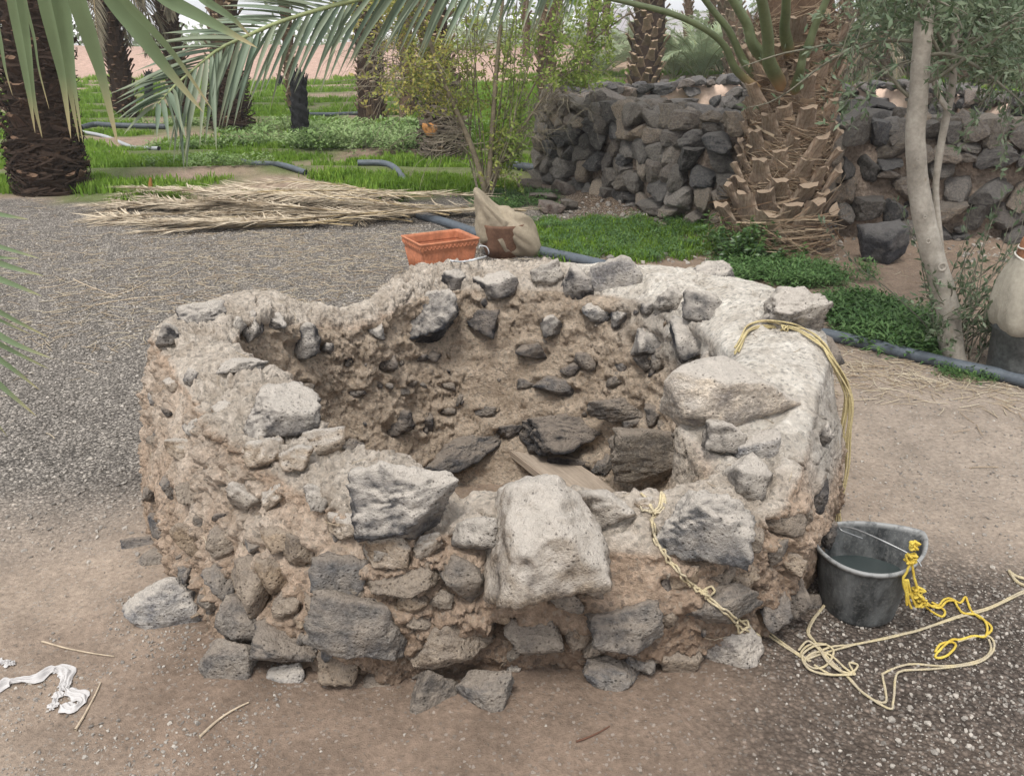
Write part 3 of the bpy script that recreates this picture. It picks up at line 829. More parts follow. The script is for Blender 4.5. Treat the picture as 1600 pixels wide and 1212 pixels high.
# ---------------------------------------------------------------- ropes
def rope_mat(name, c1, c2):
    m, t, b = M(name, .8, .25); g = N(t); co = g.coord()
    n = g.noise(co, 25, 3, .6); n2 = g.noise(co, 400, 3, .6)
    c = g.mix(g.ramp(n, [(.38, 0.0), (.62, 1.0)]), c1, c2)
    c = g.mix(1.0, c, g.ramp(n2, [(.3, .55), (.7, 1.3)]), 'MULTIPLY')
    g.lk(c, b.inputs['Base Color']); g.lk(g.bump(n2, .6, .001), b.inputs['Normal'])
    return m
YEL = rope_mat('yellow_rope', (0.52, 0.36, 0.05), (0.62, 0.48, 0.09))
OLD = rope_mat('faded_rope', (0.42, 0.34, 0.19), (0.50, 0.42, 0.22))
PAL = rope_mat('pale_rope', (0.42, 0.36, 0.26), (0.50, 0.42, 0.26))
def rope(paths, r=.0034, wob=.0):
    mb = MB()
    for p_ in paths:
        p_ = np.asarray(p_, float)
        L_ = np.linalg.norm(np.diff(p_, axis=0), axis=1).sum()
        n_ = int(max(20, L_ / .005))
        c_ = catmull(p_, n_)
        if wob:
            k = np.linspace(0, L_, n_)[:, None]
            c_ = c_ + wob * np.stack([np.sin(k[:, 0] * 31 + p_[0, 0] * 50), np.cos(k[:, 0] * 23 + 1), 0 * k[:, 0]], 1)
        v, f = tube(c_, r, 9, twist=520, lobes=3, lobe=.42)
        mb.add(v, q2t(f))
    return mb
def gp_(pts, lift=.005):
    pts = np.array([(x, y, 0) for x, y in pts], float); L_ = np.linalg.norm(np.diff(pts, axis=0), axis=1).sum()
    return [hitW(x, y, lift) for x, y, _ in catmull(pts, max(len(pts), int(L_ / 5)))]
def offs(pts, dx, dy): return [(x + dx * math.sin(k * 1.3), y + dy * math.cos(k * .9)) for k, (x, y) in enumerate(pts)]
# pale rope over the front rim, down the wall and out over the ground
main = [(1000, 792), (1010, 798), (1018, 803), (1017, 820), (1024, 848), (1040, 872), (1060, 895), (1078, 915), (1098, 926), (1105, 935), (1130, 955), (1148, 972), (1165, 985), (1200, 1010), (1245, 1036), (1262, 1045)]
loopA = [(1002, 770), (1010, 778), (1018, 794), (1028, 797), (1036, 783), (1033, 768), (1030, 790), (1020, 800)]
knot1 = [(1098, 928), (1106, 918), (1113, 922), (1108, 932), (1098, 927)]
knot2 = [(1148, 970), (1158, 966), (1166, 976), (1156, 985), (1147, 976)]
heap = [(1262, 1045), (1250, 1035), (1262, 1022), (1285, 1020), (1300, 1030), (1290, 1050), (1270, 1055), (1255, 1045), (1270, 1032), (1295, 1035), (1320, 1052), (1335, 1060), (1325, 1045), (1338, 1046), (1330, 1056), (1300, 1062), (1270, 1050)]
heap2 = [(1245, 1032), (1260, 1018), (1278, 1030), (1290, 1046), (1310, 1058), (1330, 1062), (1295, 1064), (1262, 1058), (1250, 1040), (1268, 1026), (1290, 1022)]
long1 = [(1258, 1042), (1290, 1030), (1330, 1018), (1380, 1005), (1440, 988), (1500, 965), (1545, 950), (1580, 935), (1605, 925)]
long1b = [(1262, 1038), (1295, 1022), (1335, 1016), (1385, 1002), (1445, 985), (1505, 960), (1548, 946), (1582, 931), (1606, 921)]
zig = [(1300, 930), (1290, 955), (1272, 980), (1262, 1002), (1268, 1014), (1290, 1036), (1320, 1060), (1345, 1083), (1390, 1107), (1396, 1095), (1398, 1060), (1410, 1052), (1440, 1050), (1490, 1044), (1530, 1036), (1550, 1022), (1552, 1005), (1540, 995), (1515, 1000), (1495, 1006)]
zigb = [(1296, 932), (1286, 957), (1268, 982), (1260, 1004), (1272, 1018), (1294, 1042), (1326, 1064), (1350, 1086), (1384, 1096), (1378, 1060), (1380, 1055), (1420, 1042), (1480, 1042), (1532, 1032), (1548, 1018), (1544, 1000)]
YR = hitW(1018, 806)[1] - .012
mb = rope([gp_(main), gp_(offs([(x + 4, y - 2) for x, y in main[1:]], 1.5, 1.5)), [D(x, y, YR + (803 - y) * .0016) for x, y in loopA], [D(x + 3, y + 3, YR + (800 - y) * .0016) for x, y in loopA], gp_(knot1, .009), gp_(knot2, .009), gp_(heap, .008), gp_(heap2, .012), gp_(long1), gp_(long1b, .004), gp_(zig, .006), gp_(zigb, .004)], .0031, .0012)
o = link('pale_rope', mb.mesh('pale_rope'), PAL)
tag(o, 'long pale doubled rope running from the front rim down the well onto the ground', 'rope')
# coil hung over the right rim
mbc = MB()
coil_f = [(1155, 545), (1162, 525), (1178, 508), (1205, 500), (1235, 505), (1262, 518), (1282, 532), (1294, 550)]
drop = [(1300, 575), (1306, 610), (1311, 650), (1313, 690), (1310, 730), (1307, 765), (1305, 800)]
top_pts = gp_(coil_f, .008)
rs_all = []
for k in range(7):
    ox, oy = rng.uniform(-5, 5), rng.uniform(-6, 10)
    p_ = []
    for (x, y) in coil_f: p_.append(hitW(x + ox * .7, y + oy * 1.2, .006 + .004 * (k % 3)))
    last = p_[-1]
    yb = last[1] + .005
    hang = [last]
    ln = rng.uniform(.50, .74)
    for q in range(1, 6):
        s = q / 5
        xx = last[0] + .065 + .035 * math.sin(s * 2.2) * (0.6 + .12 * k) + .006 * math.sin(k * 3 + q)
        hang.append(np.array([xx, yb - .02 * s + .01 * math.sin(k), last[2] - ln * s]))
    back = [h + np.array([.012 * math.sin(k), .012, 0]) for h in hang[::-1]]
    rs_all.append(p_ + hang[1:] + ([hang[-1] + np.array([.012, .006, -.012])] + back[1:4] if k % 2 else []))
mbc = rope(rs_all, .0030, .002)
for (x, y) in ((1226, 512), (1300, 556)):
    c_ = hitW(x, y, .012); kn = [c_ + .011 * np.array([math.cos(a * 1.7), math.sin(a * 2.3), math.sin(a * 1.3)]) for a in range(12)]
    v, f = tube(catmull(kn, 90), .003, 7); mbc.add(v, q2t(f))
kc = rs_all[0][-2]; kn = [kc + .016 * np.array([math.cos(a * 1.7), math.sin(a * 2.3), math.sin(a * 1.3)]) for a in range(12)]
v, f = tube(catmull(kn, 90), .003, 7); mbc.add(v, q2t(f))
o = link('coiled_rope', mbc.mesh('coiled_rope'), OLD)
tag(o, 'faded yellow rope bundle slung over the right rim of the well, hanging down', 'rope')
# bright yellow rope knotted to the bucket handle
hb = BC + h3
k0 = hb + np.array([.012, -.012, .004])
knots = []
for (cx, cy, zz, rr_, n_) in ((1428, 852, .235, .011, 16), (1424, 872, .20, .013, 18), (1434, 925, .105, .014, 18), (1437, 940, .075, .013, 16)):
    c_ = D(cx, cy, BC[1] - .145 + .3 * max(0, .1 - zz))
    knots.append([c_ + rr_ * np.array([math.cos(a * 1.9 + cx), math.sin(a * 2.6), math.sin(a * 1.4 + 1)]) for a in range(n_)])
DY = lambda x, y: D(x, y, BC[1] - .15)
strands = [[DY(1424, 875), DY(1416, 895), DY(1411, 905), DY(1416, 925), DY(1432, 930)],
           [DY(1424, 875), DY(1428, 900), DY(1432, 915), DY(1436, 930)],
           [DY(1416, 905), DY(1418, 925), DY(1420, 940), DY(1424, 950)],
           [DY(1418, 905), DY(1424, 930), DY(1430, 944), DY(1431, 948)],
           [DY(1414, 905), DY(1416, 930), DY(1417, 945)],
           [DY(1437, 938)] + gp_([(1448, 955), (1462, 963), (1472, 966), (1476, 958), (1468, 950), (1455, 944)], .006),
           gp_([(1442, 948), (1452, 950), (1466, 948), (1474, 938), (1485, 935), (1500, 942), (1508, 932), (1512, 940), (1518, 955), (1530, 965), (1545, 975), (1549, 985), (1540, 995)], .006),
           gp_([(1445, 945), (1455, 952), (1468, 953), (1478, 942), (1490, 940), (1496, 950), (1505, 960), (1525, 962), (1538, 972), (1542, 985), (1538, 998), (1520, 998), (1500, 1004), (1485, 1005), (1470, 1018), (1460, 1030), (1466, 1033), (1480, 1028), (1492, 1014), (1485, 1008), (1468, 1012), (1460, 1024)], .009)]
o = link('yellow_rope', rope(knots + strands, .0034).mesh('yellow_rope'), YEL)
tag(o, 'bright yellow rope knotted to the bucket handle and trailing onto the ground', 'rope')
endr = rope([gp_([(1576, 893), (1584, 905), (1592, 912), (1604, 917)], .006), gp_([(1578, 897), (1588, 903), (1606, 909)], .009)], .005)
o = link('rope_end', endr.mesh('rope_end'), PAL); tag(o, 'frayed pale rope end at the right edge, above the long pale rope', 'rope')

# ---------------------------------------------------------------- wire hook on the back rim
pts = gp_([(689, 404), (692, 398), (700, 398), (697, 405)], .006) + [hitW(x, y, .006) for x, y in ((705, 409), (725, 409), (748, 405), (760, 400))]
e_ = hitW(760, 404, .006); d_ = e_[1]
pts += [D(764, 395, e_[1] + .01), D(760, 386, e_[1] + .0), D(750, 384, e_[1] - .02), D(749, 387, e_[1] - .02)]
WHITE = mat_simple('white_wire', (.62, .64, .66), .4, .5, .1, 40, 0)
v, f = tube(catmull(pts, 90), .0045, 8)
o = link('wire_handle', mesh_np('wire_handle', v, f), WHITE)
tag(o, 'bent white wire lying on the back rim of the well in front of the planter', 'wire')

# ---------------------------------------------------------------- terracotta planter
TER = mat_simple('terracotta_plastic', (0.46, 0.18, 0.095), .6, .3, .3, 6, .001, .3)
zt = 0.285
A_, B_, C_, D_ = P(619, 369, zt), P(708, 359, zt), P(757, 372, zt), P(660, 384, zt)
pc = (A_ + C_) / 2; ex = (C_ - D_ + B_ - A_) / 2; Lx = np.linalg.norm(ex); ex /= Lx
Ly = abs(np.dot((A_ - D_ + B_ - C_) / 2, [-ex[1], ex[0], 0])); Ly = max(Ly, .26)
rz = math.atan2(ex[1], ex[0])
planter = empty('planter', (pc[0], pc[1], gz(pc[0], pc[1])), rz)
tag(planter, 'empty orange terracotta coloured rectangular planter behind the well', 'planter')
def box_ring(levels):
    """open box lofted through levels (half x, half y, z), rounded corners"""
    rows = []
    for hx, hy, z in levels:
        r = .018; pts = []
        for cx_, cy_, a0 in ((hx - r, hy - r, 0), (-hx + r, hy - r, 90), (-hx + r, -hy + r, 180), (hx - r, -hy + r, 270)):
            for k in range(5):
                a = math.radians(a0 + 22.5 * k); pts.append((cx_ + r * math.cos(a), cy_ + r * math.sin(a), z))
        rows.append(pts)
    n = len(rows[0]); V = np.array(rows).reshape(-1, 3); m_ = len(rows)
    i = (np.arange(m_ - 1)[:, None] * n + np.arange(n)).ravel(); j = (np.arange(m_ - 1)[:, None] * n + (np.arange(n) + 1) % n).ravel()
    return V, np.stack([i, j, j + n, i + n], 1)
hx, hy = Lx / 2, Ly / 2
V, Fq = box_ring([(.01, .01, .004), (hx * .74, hy * .70, 0), (hx * .76, hy * .72, .004), (hx * .92, hy * .90, zt - .055), (hx * .915, hy * .89, zt - .055), (hx * .75, hy * .7, .03), (.01, .01, .03)])
link('body', mesh_np('planter_body', V, Fq, False), TER, planter)
V, Fq = box_ring([(hx * .90, hy * .88, zt - .056), (hx * .945, hy * .93, zt - .056), (hx * .975, hy * .965, zt - .01), (hx, hy, zt - .006), (hx, hy, zt), (hx * .93, hy * .90, zt), (hx * .90, hy * .87, zt - .012), (hx * .895, hy * .86, zt - .056)])
link('rim', mesh_np('planter_rim', V, Fq, False), TER, planter)
fl = MB()
for side in range(4):
    ln_ = (hx if side % 2 == 0 else hy); oth = (hy if side % 2 == 0 else hx)
    n_ = int(2 * ln_ / .032)
    for k in range(n_):
        s = -ln_ * .9 + (k + .5) * 1.8 * ln_ / n_
        arc = []
        for a in np.linspace(math.pi, 2 * math.pi, 9):
            arc.append((s + .0135 * math.cos(a), zt - .022 + .022 * math.sin(a)))
        pth = []
        for (u_, z_) in arc:
            o_ = oth * (.945 + .03 * (z_ - (zt - .056)) / .046) + .001
            q = (u_, -o_, z_) if side == 0 else (o_, u_, z_) if side == 1 else (u_, o_, z_) if side == 2 else (-o_, u_, z_)
            pth.append(q)
        v, f = tube(pth, .0035, 5); fl.add(v, q2t(f))
    n2_ = int(2 * ln_ / .012)
    for k in range(n2_):
        s = -1 + 2 * (k + .5) / n2_
        a0 = (s * ln_ * .70, .77, .03 - .02); b0 = (s * ln_ * .86, .90, zt - .075)
        q = []
        for (u_, of, z_) in (a0, b0):
            o_ = oth * (.72 + (.90 - .72) * z_ / (zt - .055)) * (1.0) + .001 if side % 2 == 0 else oth * (.76 + (.92 - .76) * z_ / (zt - .055)) + .001
            q.append((u_, -o_, z_) if side == 0 else (o_, u_, z_) if side == 1 else (u_, o_, z_) if side == 2 else (-o_, u_, z_))
        v, f = tube(q, .0022, 4); fl.add(v, q2t(f))
o = link('relief_pattern', fl.mesh('relief_pattern'), TER, planter); o['kind'] = 'stuff'

# ---------------------------------------------------------------- sacking wrapped pots
def cloth_mat(name, c, sc=1.0):
    m, t, b = M(name, .95, .1); g = N(t); co = g.coord()
    n1 = g.noise(co, 7, 4, .6); n2 = g.noise(co, 40, 4, .7)
    cc = g.mix(g.ramp(n1, [(.35, 0.0), (.65, 1.0)]), c, tuple(x * .78 for x in c))
    cc = g.mix(1.0, cc, g.ramp(n2, [(.3, .85), (.7, 1.12)]), 'MULTIPLY')
    w1 = g.n('ShaderNodeTexWave'); g.lk(co, w1.inputs[0]); w1.inputs['Scale'].default_value = 160; w1.inputs['Distortion'].default_value = 1.5
    w2 = g.n('ShaderNodeTexWave', bands_direction='Z'); g.lk(co, w2.inputs[0]); w2.inputs['Scale'].default_value = 160; w2.inputs['Distortion'].default_value = 1.5
    h = g.math('ADD', w1.outputs['Fac'], w2.outputs['Fac'])
    cc = g.mix(1.0, cc, g.ramp(h, [(0.2, .86), (1.0, 1.06)]), 'MULTIPLY')
    g.lk(cc, b.inputs['Base Color']); g.lk(g.bump(g.math('ADD', h, g.math('MULTIPLY', n2, 2.0)), .5, .002), b.inputs['Normal'])
    return m
SACK = cloth_mat('burlap', (0.40, 0.335, 0.25)); SACK2 = cloth_mat('pale_burlap', (0.41, 0.375, 0.31))
def revolve(levels, n=64, fold=0.0, nf=9, seed=0, ell=1.0):
    """levels: (radius, z, fold amount)"""
    th = np.linspace(0, 2 * math.pi, n, endpoint=False); rows = []
    for k, (r, z, fa) in enumerate(levels):
        wob = fa * (np.sin(nf * th + 1.3 * math.sin(z * 9 + seed) + seed) * .6 + .5 * np.sin((nf * 2 + 1) * th + seed * 2 + z * 15) + .5 * np.sin(3 * th + z * 8))
        rr = r + wob
        rows.append(np.stack([rr * np.cos(th), rr * np.sin(th) * ell, np.full(n, z) + fa * .5 * np.sin(4 * th + seed)], 1))
    V = np.concatenate(rows); m_ = len(rows)
    i = (np.arange(m_ - 1)[:, None] * n + np.arange(n)).ravel(); j = (np.arange(m_ - 1)[:, None] * n + (np.arange(n) + 1) % n).ravel()
    return V, np.stack([i, j, j + n, i + n], 1)
# pot A: behind the well at the shrub's foot; the sacking sags to the right
pa = P(786, 402, 0.0)
potA = empty('wrapped_pot', (pa[0], pa[1] + .1, gz(pa[0], pa[1])))
tag(potA, 'pot draped in brown sacking at the foot of the shrub behind the well', 'pot')
CLAY = mat_simple('brown_clay', (0.16, 0.09, 0.06), .8, .2, .3, 12, .003)
V, Fq = revolve([(.01, 0, 0), (.13, 0, 0), (.16, .08, 0), (.185, .24, 0), (.19, .26, 0), (.175, .26, 0), (.15, .2, 0), (.01, .2, 0)])
link('pot', mesh_np('pot_a', V, Fq), CLAY, potA)
# sack as a draped lump defined by its outline seen from the front, given real depth
sil = [(741, 295), (742, 330), (748, 372), (765, 382), (790, 398), (812, 402), (838, 401), (846, 385), (838, 360), (824, 338), (812, 332), (790, 328), (772, 318), (758, 305), (750, 297)]
y0 = pa[1] + .1
sp = np.array([D(x, y, y0) for x, y in sil]); 
spc = catmull(sp, 72, True)
ctr = sp.mean(0)
rows = []
for k, s in enumerate(np.linspace(-1, 1, 25)):
    sc_ = math.sqrt(max(0, 1 - abs(s) ** 2.6)) * .98 + .02
    r_ = ctr + (spc - ctr) * sc_
    r_[:, 1] += s * .17
    rows.append(r_)
V = np.concatenate(rows)
dn = V - ctr; dn /= np.maximum(np.linalg.norm(dn, axis=1), 1e-6)[:, None]
apx = D(744, 300, y0); vr_ = V - apx; an_ = np.arctan2(vr_[:, 2], vr_[:, 0]); ds_ = np.linalg.norm(vr_, axis=1)
fold = .024 * (1 - 2 * np.abs(np.sin(an_ * 9 + 1.3 * fbm(V * 3, 2) + V[:, 1] * 9))) * sstep(.02, .25, ds_) * sstep(.75, .4, ds_) + .012 * fbm(V * 9, 3) + .012 * np.sin((V[:, 0] * 1.1 + V[:, 2] * 1.0) * 48 + 3 * pn(V * 4)) * sstep(1.0, .2, np.abs(V[:, 0] - ctr[0] + .05) / .3) + .008 * fbm(V * 18, 2)
V = V + dn * fold[:, None]
n = 72; m_ = 25
i = (np.arange(m_ - 1)[:, None] * n + np.arange(n)).ravel(); j = (np.arange(m_ - 1)[:, None] * n + (np.arange(n) + 1) % n).ravel()
loc_ = np.array(potA.location)
link('sacking', mesh_np('sacking_a', V - loc_, np.stack([i, j, j + n, i + n], 1)), SACK, potA)
# pot B at the right edge
pb = P(1605, 612, 0.0)
pb = np.array([P(1603, 603, 0)[0] + .055, P(1603, 603, 0)[1] + .14, 0])
potB = empty('wrapped_pot', (pb[0], pb[1], gz(pb[0], pb[1])))
tag(potB, 'dark tall pot wrapped in pale sacking with a brown rim, at the right edge', 'pot')
DPOT = mat_simple('chalky_black_plastic', (0.085, 0.09, 0.09), .6, .35, .55, 8, .002)
RUST = mat_simple('brown_bark_rim', (0.26, 0.125, 0.07), .8, .2, .35, 10, .004)
TIE = mat_simple('pale_tie', (.6, .57, .52), .8, .2, .15, 20, 0)
V, Fq = revolve([(.01, 0, 0), (.165, 0, 0), (.17, .02, 0), (.18, .24, 0.001), (.186, .245, 0), (.187, .275, 0), (.18, .28, 0), (.185, .34, 0), (.01, .34, 0)])
link('pot', mesh_np('pot_b', V, Fq), DPOT, potB)
V, Fq = revolve([(.185, .255, .012), (.20, .27, .012), (.215, .32, .012), (.215, .40, .010), (.20, .48, .009), (.175, .55, .008), (.150, .60, .006), (.146, .615, .003), (.12, .61, .002)], fold=1, nf=7, seed=2)
link('sacking', mesh_np('sacking_b', V, Fq), SACK2, potB)
V, Fq = revolve([(.13, .58, 0), (.145, .60, .002), (.135, .66, .003), (.125, .70, .003), (.11, .705, .002), (.01, .69, 0)], seed=5)
link('rim', mesh_np('rim_b', V, Fq), RUST, potB)
th = np.linspace(0, 2 * math.pi, 60)
v, f = tube(np.stack([.149 * np.cos(th), .149 * np.sin(th), .612 + .006 * np.sin(3 * th)], 1), .005, 6, cap=False); link('tie', mesh_np('tie', v, f), TIE, potB)
v, f = tube(np.stack([.140 * np.cos(th), .140 * np.sin(th), .655 + .004 * np.sin(4 * th)], 1), .004, 6, cap=False); link('tie', mesh_np('tie2', v, f), TIE, potB)
# loose flap of sacking at the lower front
fp = [np.array([-.06 + .14 * a, -.19 - .03 * b, .27 - .20 * b]) for a in np.linspace(0, 1, 10) for b in np.linspace(0, 1, 10)]
fp = np.array(fp); fp[:, 1] += -.02 * np.sin(fp[:, 0] * 60) - .01 * np.sin(fp[:, 2] * 40); fp[:, 0] += .02 * np.sin(fp[:, 2] * 25)
ii2 = (np.arange(9)[:, None] * 10 + np.arange(9)).ravel(); link('sack_flap', mesh_np('sack_flap', fp, np.stack([ii2, ii2 + 1, ii2 + 11, ii2 + 10], 1)), SACK2, potB)

# ---------------------------------------------------------------- rags, twigs, pipes
RAG = mat_simple('white_cloth', (.47, .45, .44), .85, .2, .1, 30, .002, .5)
def ribbon(path, wd, seed, th_=.012):
    p_ = catmull(path, 70); n = 14
    r = np.full(70, wd); r[0] = r[-1] = wd * .35
    v, f = tube(p_, r, n, cap=True)
    sq = v.copy()
    q = fbm(v * 38 + seed, 3, .6)
    cen_ = np.repeat(p_, n, 0)
    vv = v[:70 * n]; dd_ = vv - cen_
    vv = cen_ + dd_ * (1, 1, .45) * (1 + .9 * q[:70 * n] + .5 * np.sin(np.tile(np.arange(n), 70) * 2.6 + .2 * np.repeat(np.arange(70), n)))[:, None]
    v[:70 * n] = vv
    return v, f
def crumple(path, wd, seed):
    p_ = catmull(path, 150); t_ = np.gradient(p_, axis=0); t_ /= np.linalg.norm(t_, axis=1)[:, None]; s_ = np.cross(t_, [0, 0, 1.]); s_ /= np.linalg.norm(s_, axis=1)[:, None]
    vv = np.linspace(-1, 1, 22); A_ = []
    for i in range(150):
        ph = 2.2 * math.sin(i * .11 + seed) + seed
        w_ = wd * (.75 + .35 * math.sin(i * .19 + seed) + .15 * math.sin(i * .53)) * min(1, i / 6 + .3, (149 - i) / 6 + .3)
        A_.append(p_[i] + s_[i] * (vv * w_)[:, None] + np.outer(.003 + wd * .5 * np.abs(np.sin(vv * 4.3 + ph)) * (1 - .6 * np.abs(vv)) + .12 * wd * np.sin(i * .35 + vv * 3), [0, 0, 1.]))
    V = np.array(A_).reshape(-1, 3); V += .0022 * np.stack([fbm(V * 60 + 7 * k, 3) for k in range(3)], 1); V[:, 2] = np.maximum(V[:, 2], .002)
    i = (np.arange(149)[:, None] * 22 + np.arange(21)).ravel()
    return V, np.stack([i, i + 1, i + 23, i + 22], 1)
ribbon = lambda pth, wd, seed: crumple(pth, wd * 1.25, seed)
mb = MB()
for k, (pth, wd) in enumerate([([(-12, 1083), (10, 1070), (25, 1066), (55, 1062), (80, 1048), (95, 1045), (105, 1052), (103, 1075), (110, 1082), (128, 1090), (126, 1102), (112, 1107), (95, 1105)], .016), ([(85, 1050), (100, 1055), (100, 1072), (92, 1085), (84, 1100), (80, 1110)], .011)]):
    v, f = ribbon(gp_(pth, .001), wd, k * 9); mb.add(v, q2t(f))
o = link('white_rag', mb.mesh('white_rag'), RAG); tag(o, 'long twisted strip of white rag on the dirt at the lower left', 'rag')
v, f = ribbon(gp_([(-10, 1036), (8, 1037), (14, 1041), (24, 1036)], .001), .010, 3)
o = link('rag_scrap', mesh_np('rag_scrap', v, f), RAG); tag(o, 'tiny white rag scrap above the long rag, at the left edge', 'rag')
TWIG = mat_simple('dry_twig', (.42, .34, .25), .85, .2, .25, 30, .001)
def twig(px0, px1, r, lab, bend=8, m=TWIG, r2=.5):
    a_, b_ = np.array(px0, float), np.array(px1, float)
    pts = [a_ + (b_ - a_) * s + np.array([0, bend * math.sin(s * 3.1)]) for s in np.linspace(0, 1, 6)]
    p3 = gp_(pts, .004)
    v, f = tube(catmull(p3, 16), np.linspace(r, r * r2, 16), 6)
    o = link('twig', mesh_np('twig', v, f), m); tag(o, lab, 'twig', 'dry twigs lying about'); return o
twig((118, 1141), (158, 1068), .004, 'dry straw coloured twig just right of the long white rag', 3)
twig((312, 1153), (390, 1106), .004, 'pale curved palm leaflet lying alone in front of the left foot of the well', -6)
twig((66, 1003), (180, 1030), .003, 'long thin pale stalk above the white rag', 2)
twig((900, 1170), (952, 1148), .003, 'short dark reddish twig on the damp soil at the lower right of the middle', 2, mat_simple('dark_twig', (.12, .06, .04)))
twig((168, 467), (235, 438), .006, 'bent dry stick on the gravel left of the well, upper one of a crossed pair', 3)
twig((150, 478), (280, 462), .005, 'long thin dry stick on the gravel just under the bent stick', -4)
twig((115, 438), (185, 465), .005, 'whitish straight stick on the gravel left of the bent stick', 1)
twig((265, 505-70), (300, 415), .004, 'small dry stick on the gravel beyond the left rim of the well', 1)
twig((60, 452), (118, 440), .004, 'thin stalk on the gravel near the left edge', 2)
PIPE = mat_simple('grey_pipe', (.085, .10, .118), .5, .4, .22, 14, .001, .3)
PIPED = mat_simple('dark_pipe', (.06, .07, .08), .5, .4, .3, 14, .001, .3)
def pipe(pxs, r, lab, m=PIPE):
    p3 = []
    for x, y in pxs:
        q = P(x, y, 0); q[2] = gz(q[0], q[1]) + r * .9; p3.append(q)
    v, f = tube(catmull(p3, 60), r, 12)
    o = link('irrigation_pipe', mesh_np('irrigation_pipe', v, f), m); tag(o, lab, 'pipe', 'irrigation pipes on the ground'); return o
pipe([(1240, 520), (1312, 535), (1400, 557), (1480, 577), (1560, 595), (1640, 616)], .034, 'grey irrigation pipe running from behind the well to the wrapped pot on the right')
pipe([(655, 342), (700, 354), (750, 372), (800, 388), (850, 400), (905, 411), (960, 424), (1040, 440)], .040, 'grey pipe lying behind the planter and the sacking wrapped pot')
pipe([(560, 268), (600, 268), (620, 275), (634, 290)], .038, 'short bent grey pipe end beyond the dry fronds', PIPE)
pipe([(366, 253), (400, 260), (440, 270), (478, 276)], .034, 'grey pipe in the grass between the fallen fronds and the palm stump')
pipe([(128, 208), (150, 205), (178, 206), (260, 206)], .045, 'dark thick pipe in the grass right of the big left palm', PIPED)
pipe([(128, 210), (165, 217), (205, 232), (222, 234), (250, 243)], .028, 'thin pale hose curving through the grass right of the left palm', mat_simple('pale_hose', (.33, .34, .35), .5, .3, .1))
pipe([(482, 186), (520, 187), (560, 185)], .035, 'far grey pipe just right of the burnt stump')
pipe([(796, 271), (815, 275), (842, 277)], .05, 'dark pipe end beside the left corner of the stone wall', PIPED)
STONEW = (.45, .43, .40)
# ---------------------------------------------------------------- instancing of small growth and grit
def scatter(name, proto, pts, scl, rot, mat, label=None):
    """one object: proto mesh stood on every point (geometry nodes instances)"""
    po = bpy.data.objects.new(name + '_source', proto)
    me = bpy.data.meshes.new(name); me.vertices.add(len(pts)); me.vertices.foreach_set('co', np.asarray(pts, np.float32).ravel())
    a = me.attributes.new('scl', 'FLOAT_VECTOR', 'POINT'); a.data.foreach_set('vector', np.asarray(scl, np.float32).ravel())
    a = me.attributes.new('rot', 'FLOAT_VECTOR', 'POINT'); a.data.foreach_set('vector', np.asarray(rot, np.float32).ravel())
    if len(proto.materials) == 0: proto.materials.append(mat)
    o = link(name, me, mat)
    ng = bpy.data.node_groups.new(name, 'GeometryNodeTree')
    ng.interface.new_socket('Geometry', in_out='INPUT', socket_type='NodeSocketGeometry')
    ng.interface.new_socket('Geometry', in_out='OUTPUT', socket_type='NodeSocketGeometry')
    gi, go_ = ng.nodes.new('NodeGroupInput'), ng.nodes.new('NodeGroupOutput')
    ip = ng.nodes.new('GeometryNodeInstanceOnPoints'); oi = ng.nodes.new('GeometryNodeObjectInfo'); oi.inputs['Object'].default_value = po
    m2p = ng.nodes.new('GeometryNodeMeshToPoints')
    na = ng.nodes.new('GeometryNodeInputNamedAttribute'); na.data_type = 'FLOAT_VECTOR'; na.inputs['Name'].default_value = 'scl'
    nb = ng.nodes.new('GeometryNodeInputNamedAttribute'); nb.data_type = 'FLOAT_VECTOR'; nb.inputs['Name'].default_value = 'rot'
    e2r = ng.nodes.new('FunctionNodeEulerToRotation')
    L = ng.links.new
    L(gi.outputs[0], m2p.inputs['Mesh']); L(m2p.outputs[0], ip.inputs['Points']); L(oi.outputs['Geometry'], ip.inputs['Instance'])
    L(na.outputs[0], ip.inputs['Scale']); L(nb.outputs[0], e2r.inputs[0]); L(e2r.outputs[0], ip.inputs['Rotation'])
    L(ip.outputs[0], go_.inputs[0])
    md = o.modifiers.new('scatter', 'NODES'); md.node_group = ng
    tag(o, label, None, None, 'stuff')
    return o
def inst_mat(name, cols, rough=.9, spec=.2, trans=0.0, var=.35, sc=25):
    m, t, b = M(name, rough, spec); g = N(t)
    oi = g.n('ShaderNodeObjectInfo'); rd = oi.outputs['Random']
    c = g.ramp(rd, [(k / (len(cols) - 1), c_) for k, c_ in enumerate(cols)])
    n1 = g.noise(g.coord(), sc, 3, .6)
    c = g.mix(1.0, c, g.ramp(n1, [(.3, 1 - var), (.7, 1 + var)]), 'MULTIPLY')
    g.lk(c, b.inputs['Base Color'])
    if trans:
        tr = g.n('ShaderNodeBsdfTranslucent'); g.lk(c, tr.inputs[0])
        ms = g.n('ShaderNodeMixShader'); ms.inputs[0].default_value = trans
        g.lk(b.outputs[0], ms.inputs[1]); g.lk(tr.outputs[0], ms.inputs[2]); g.lk(ms.outputs[0], t.nodes['Material Output'].inputs[0])
    return m
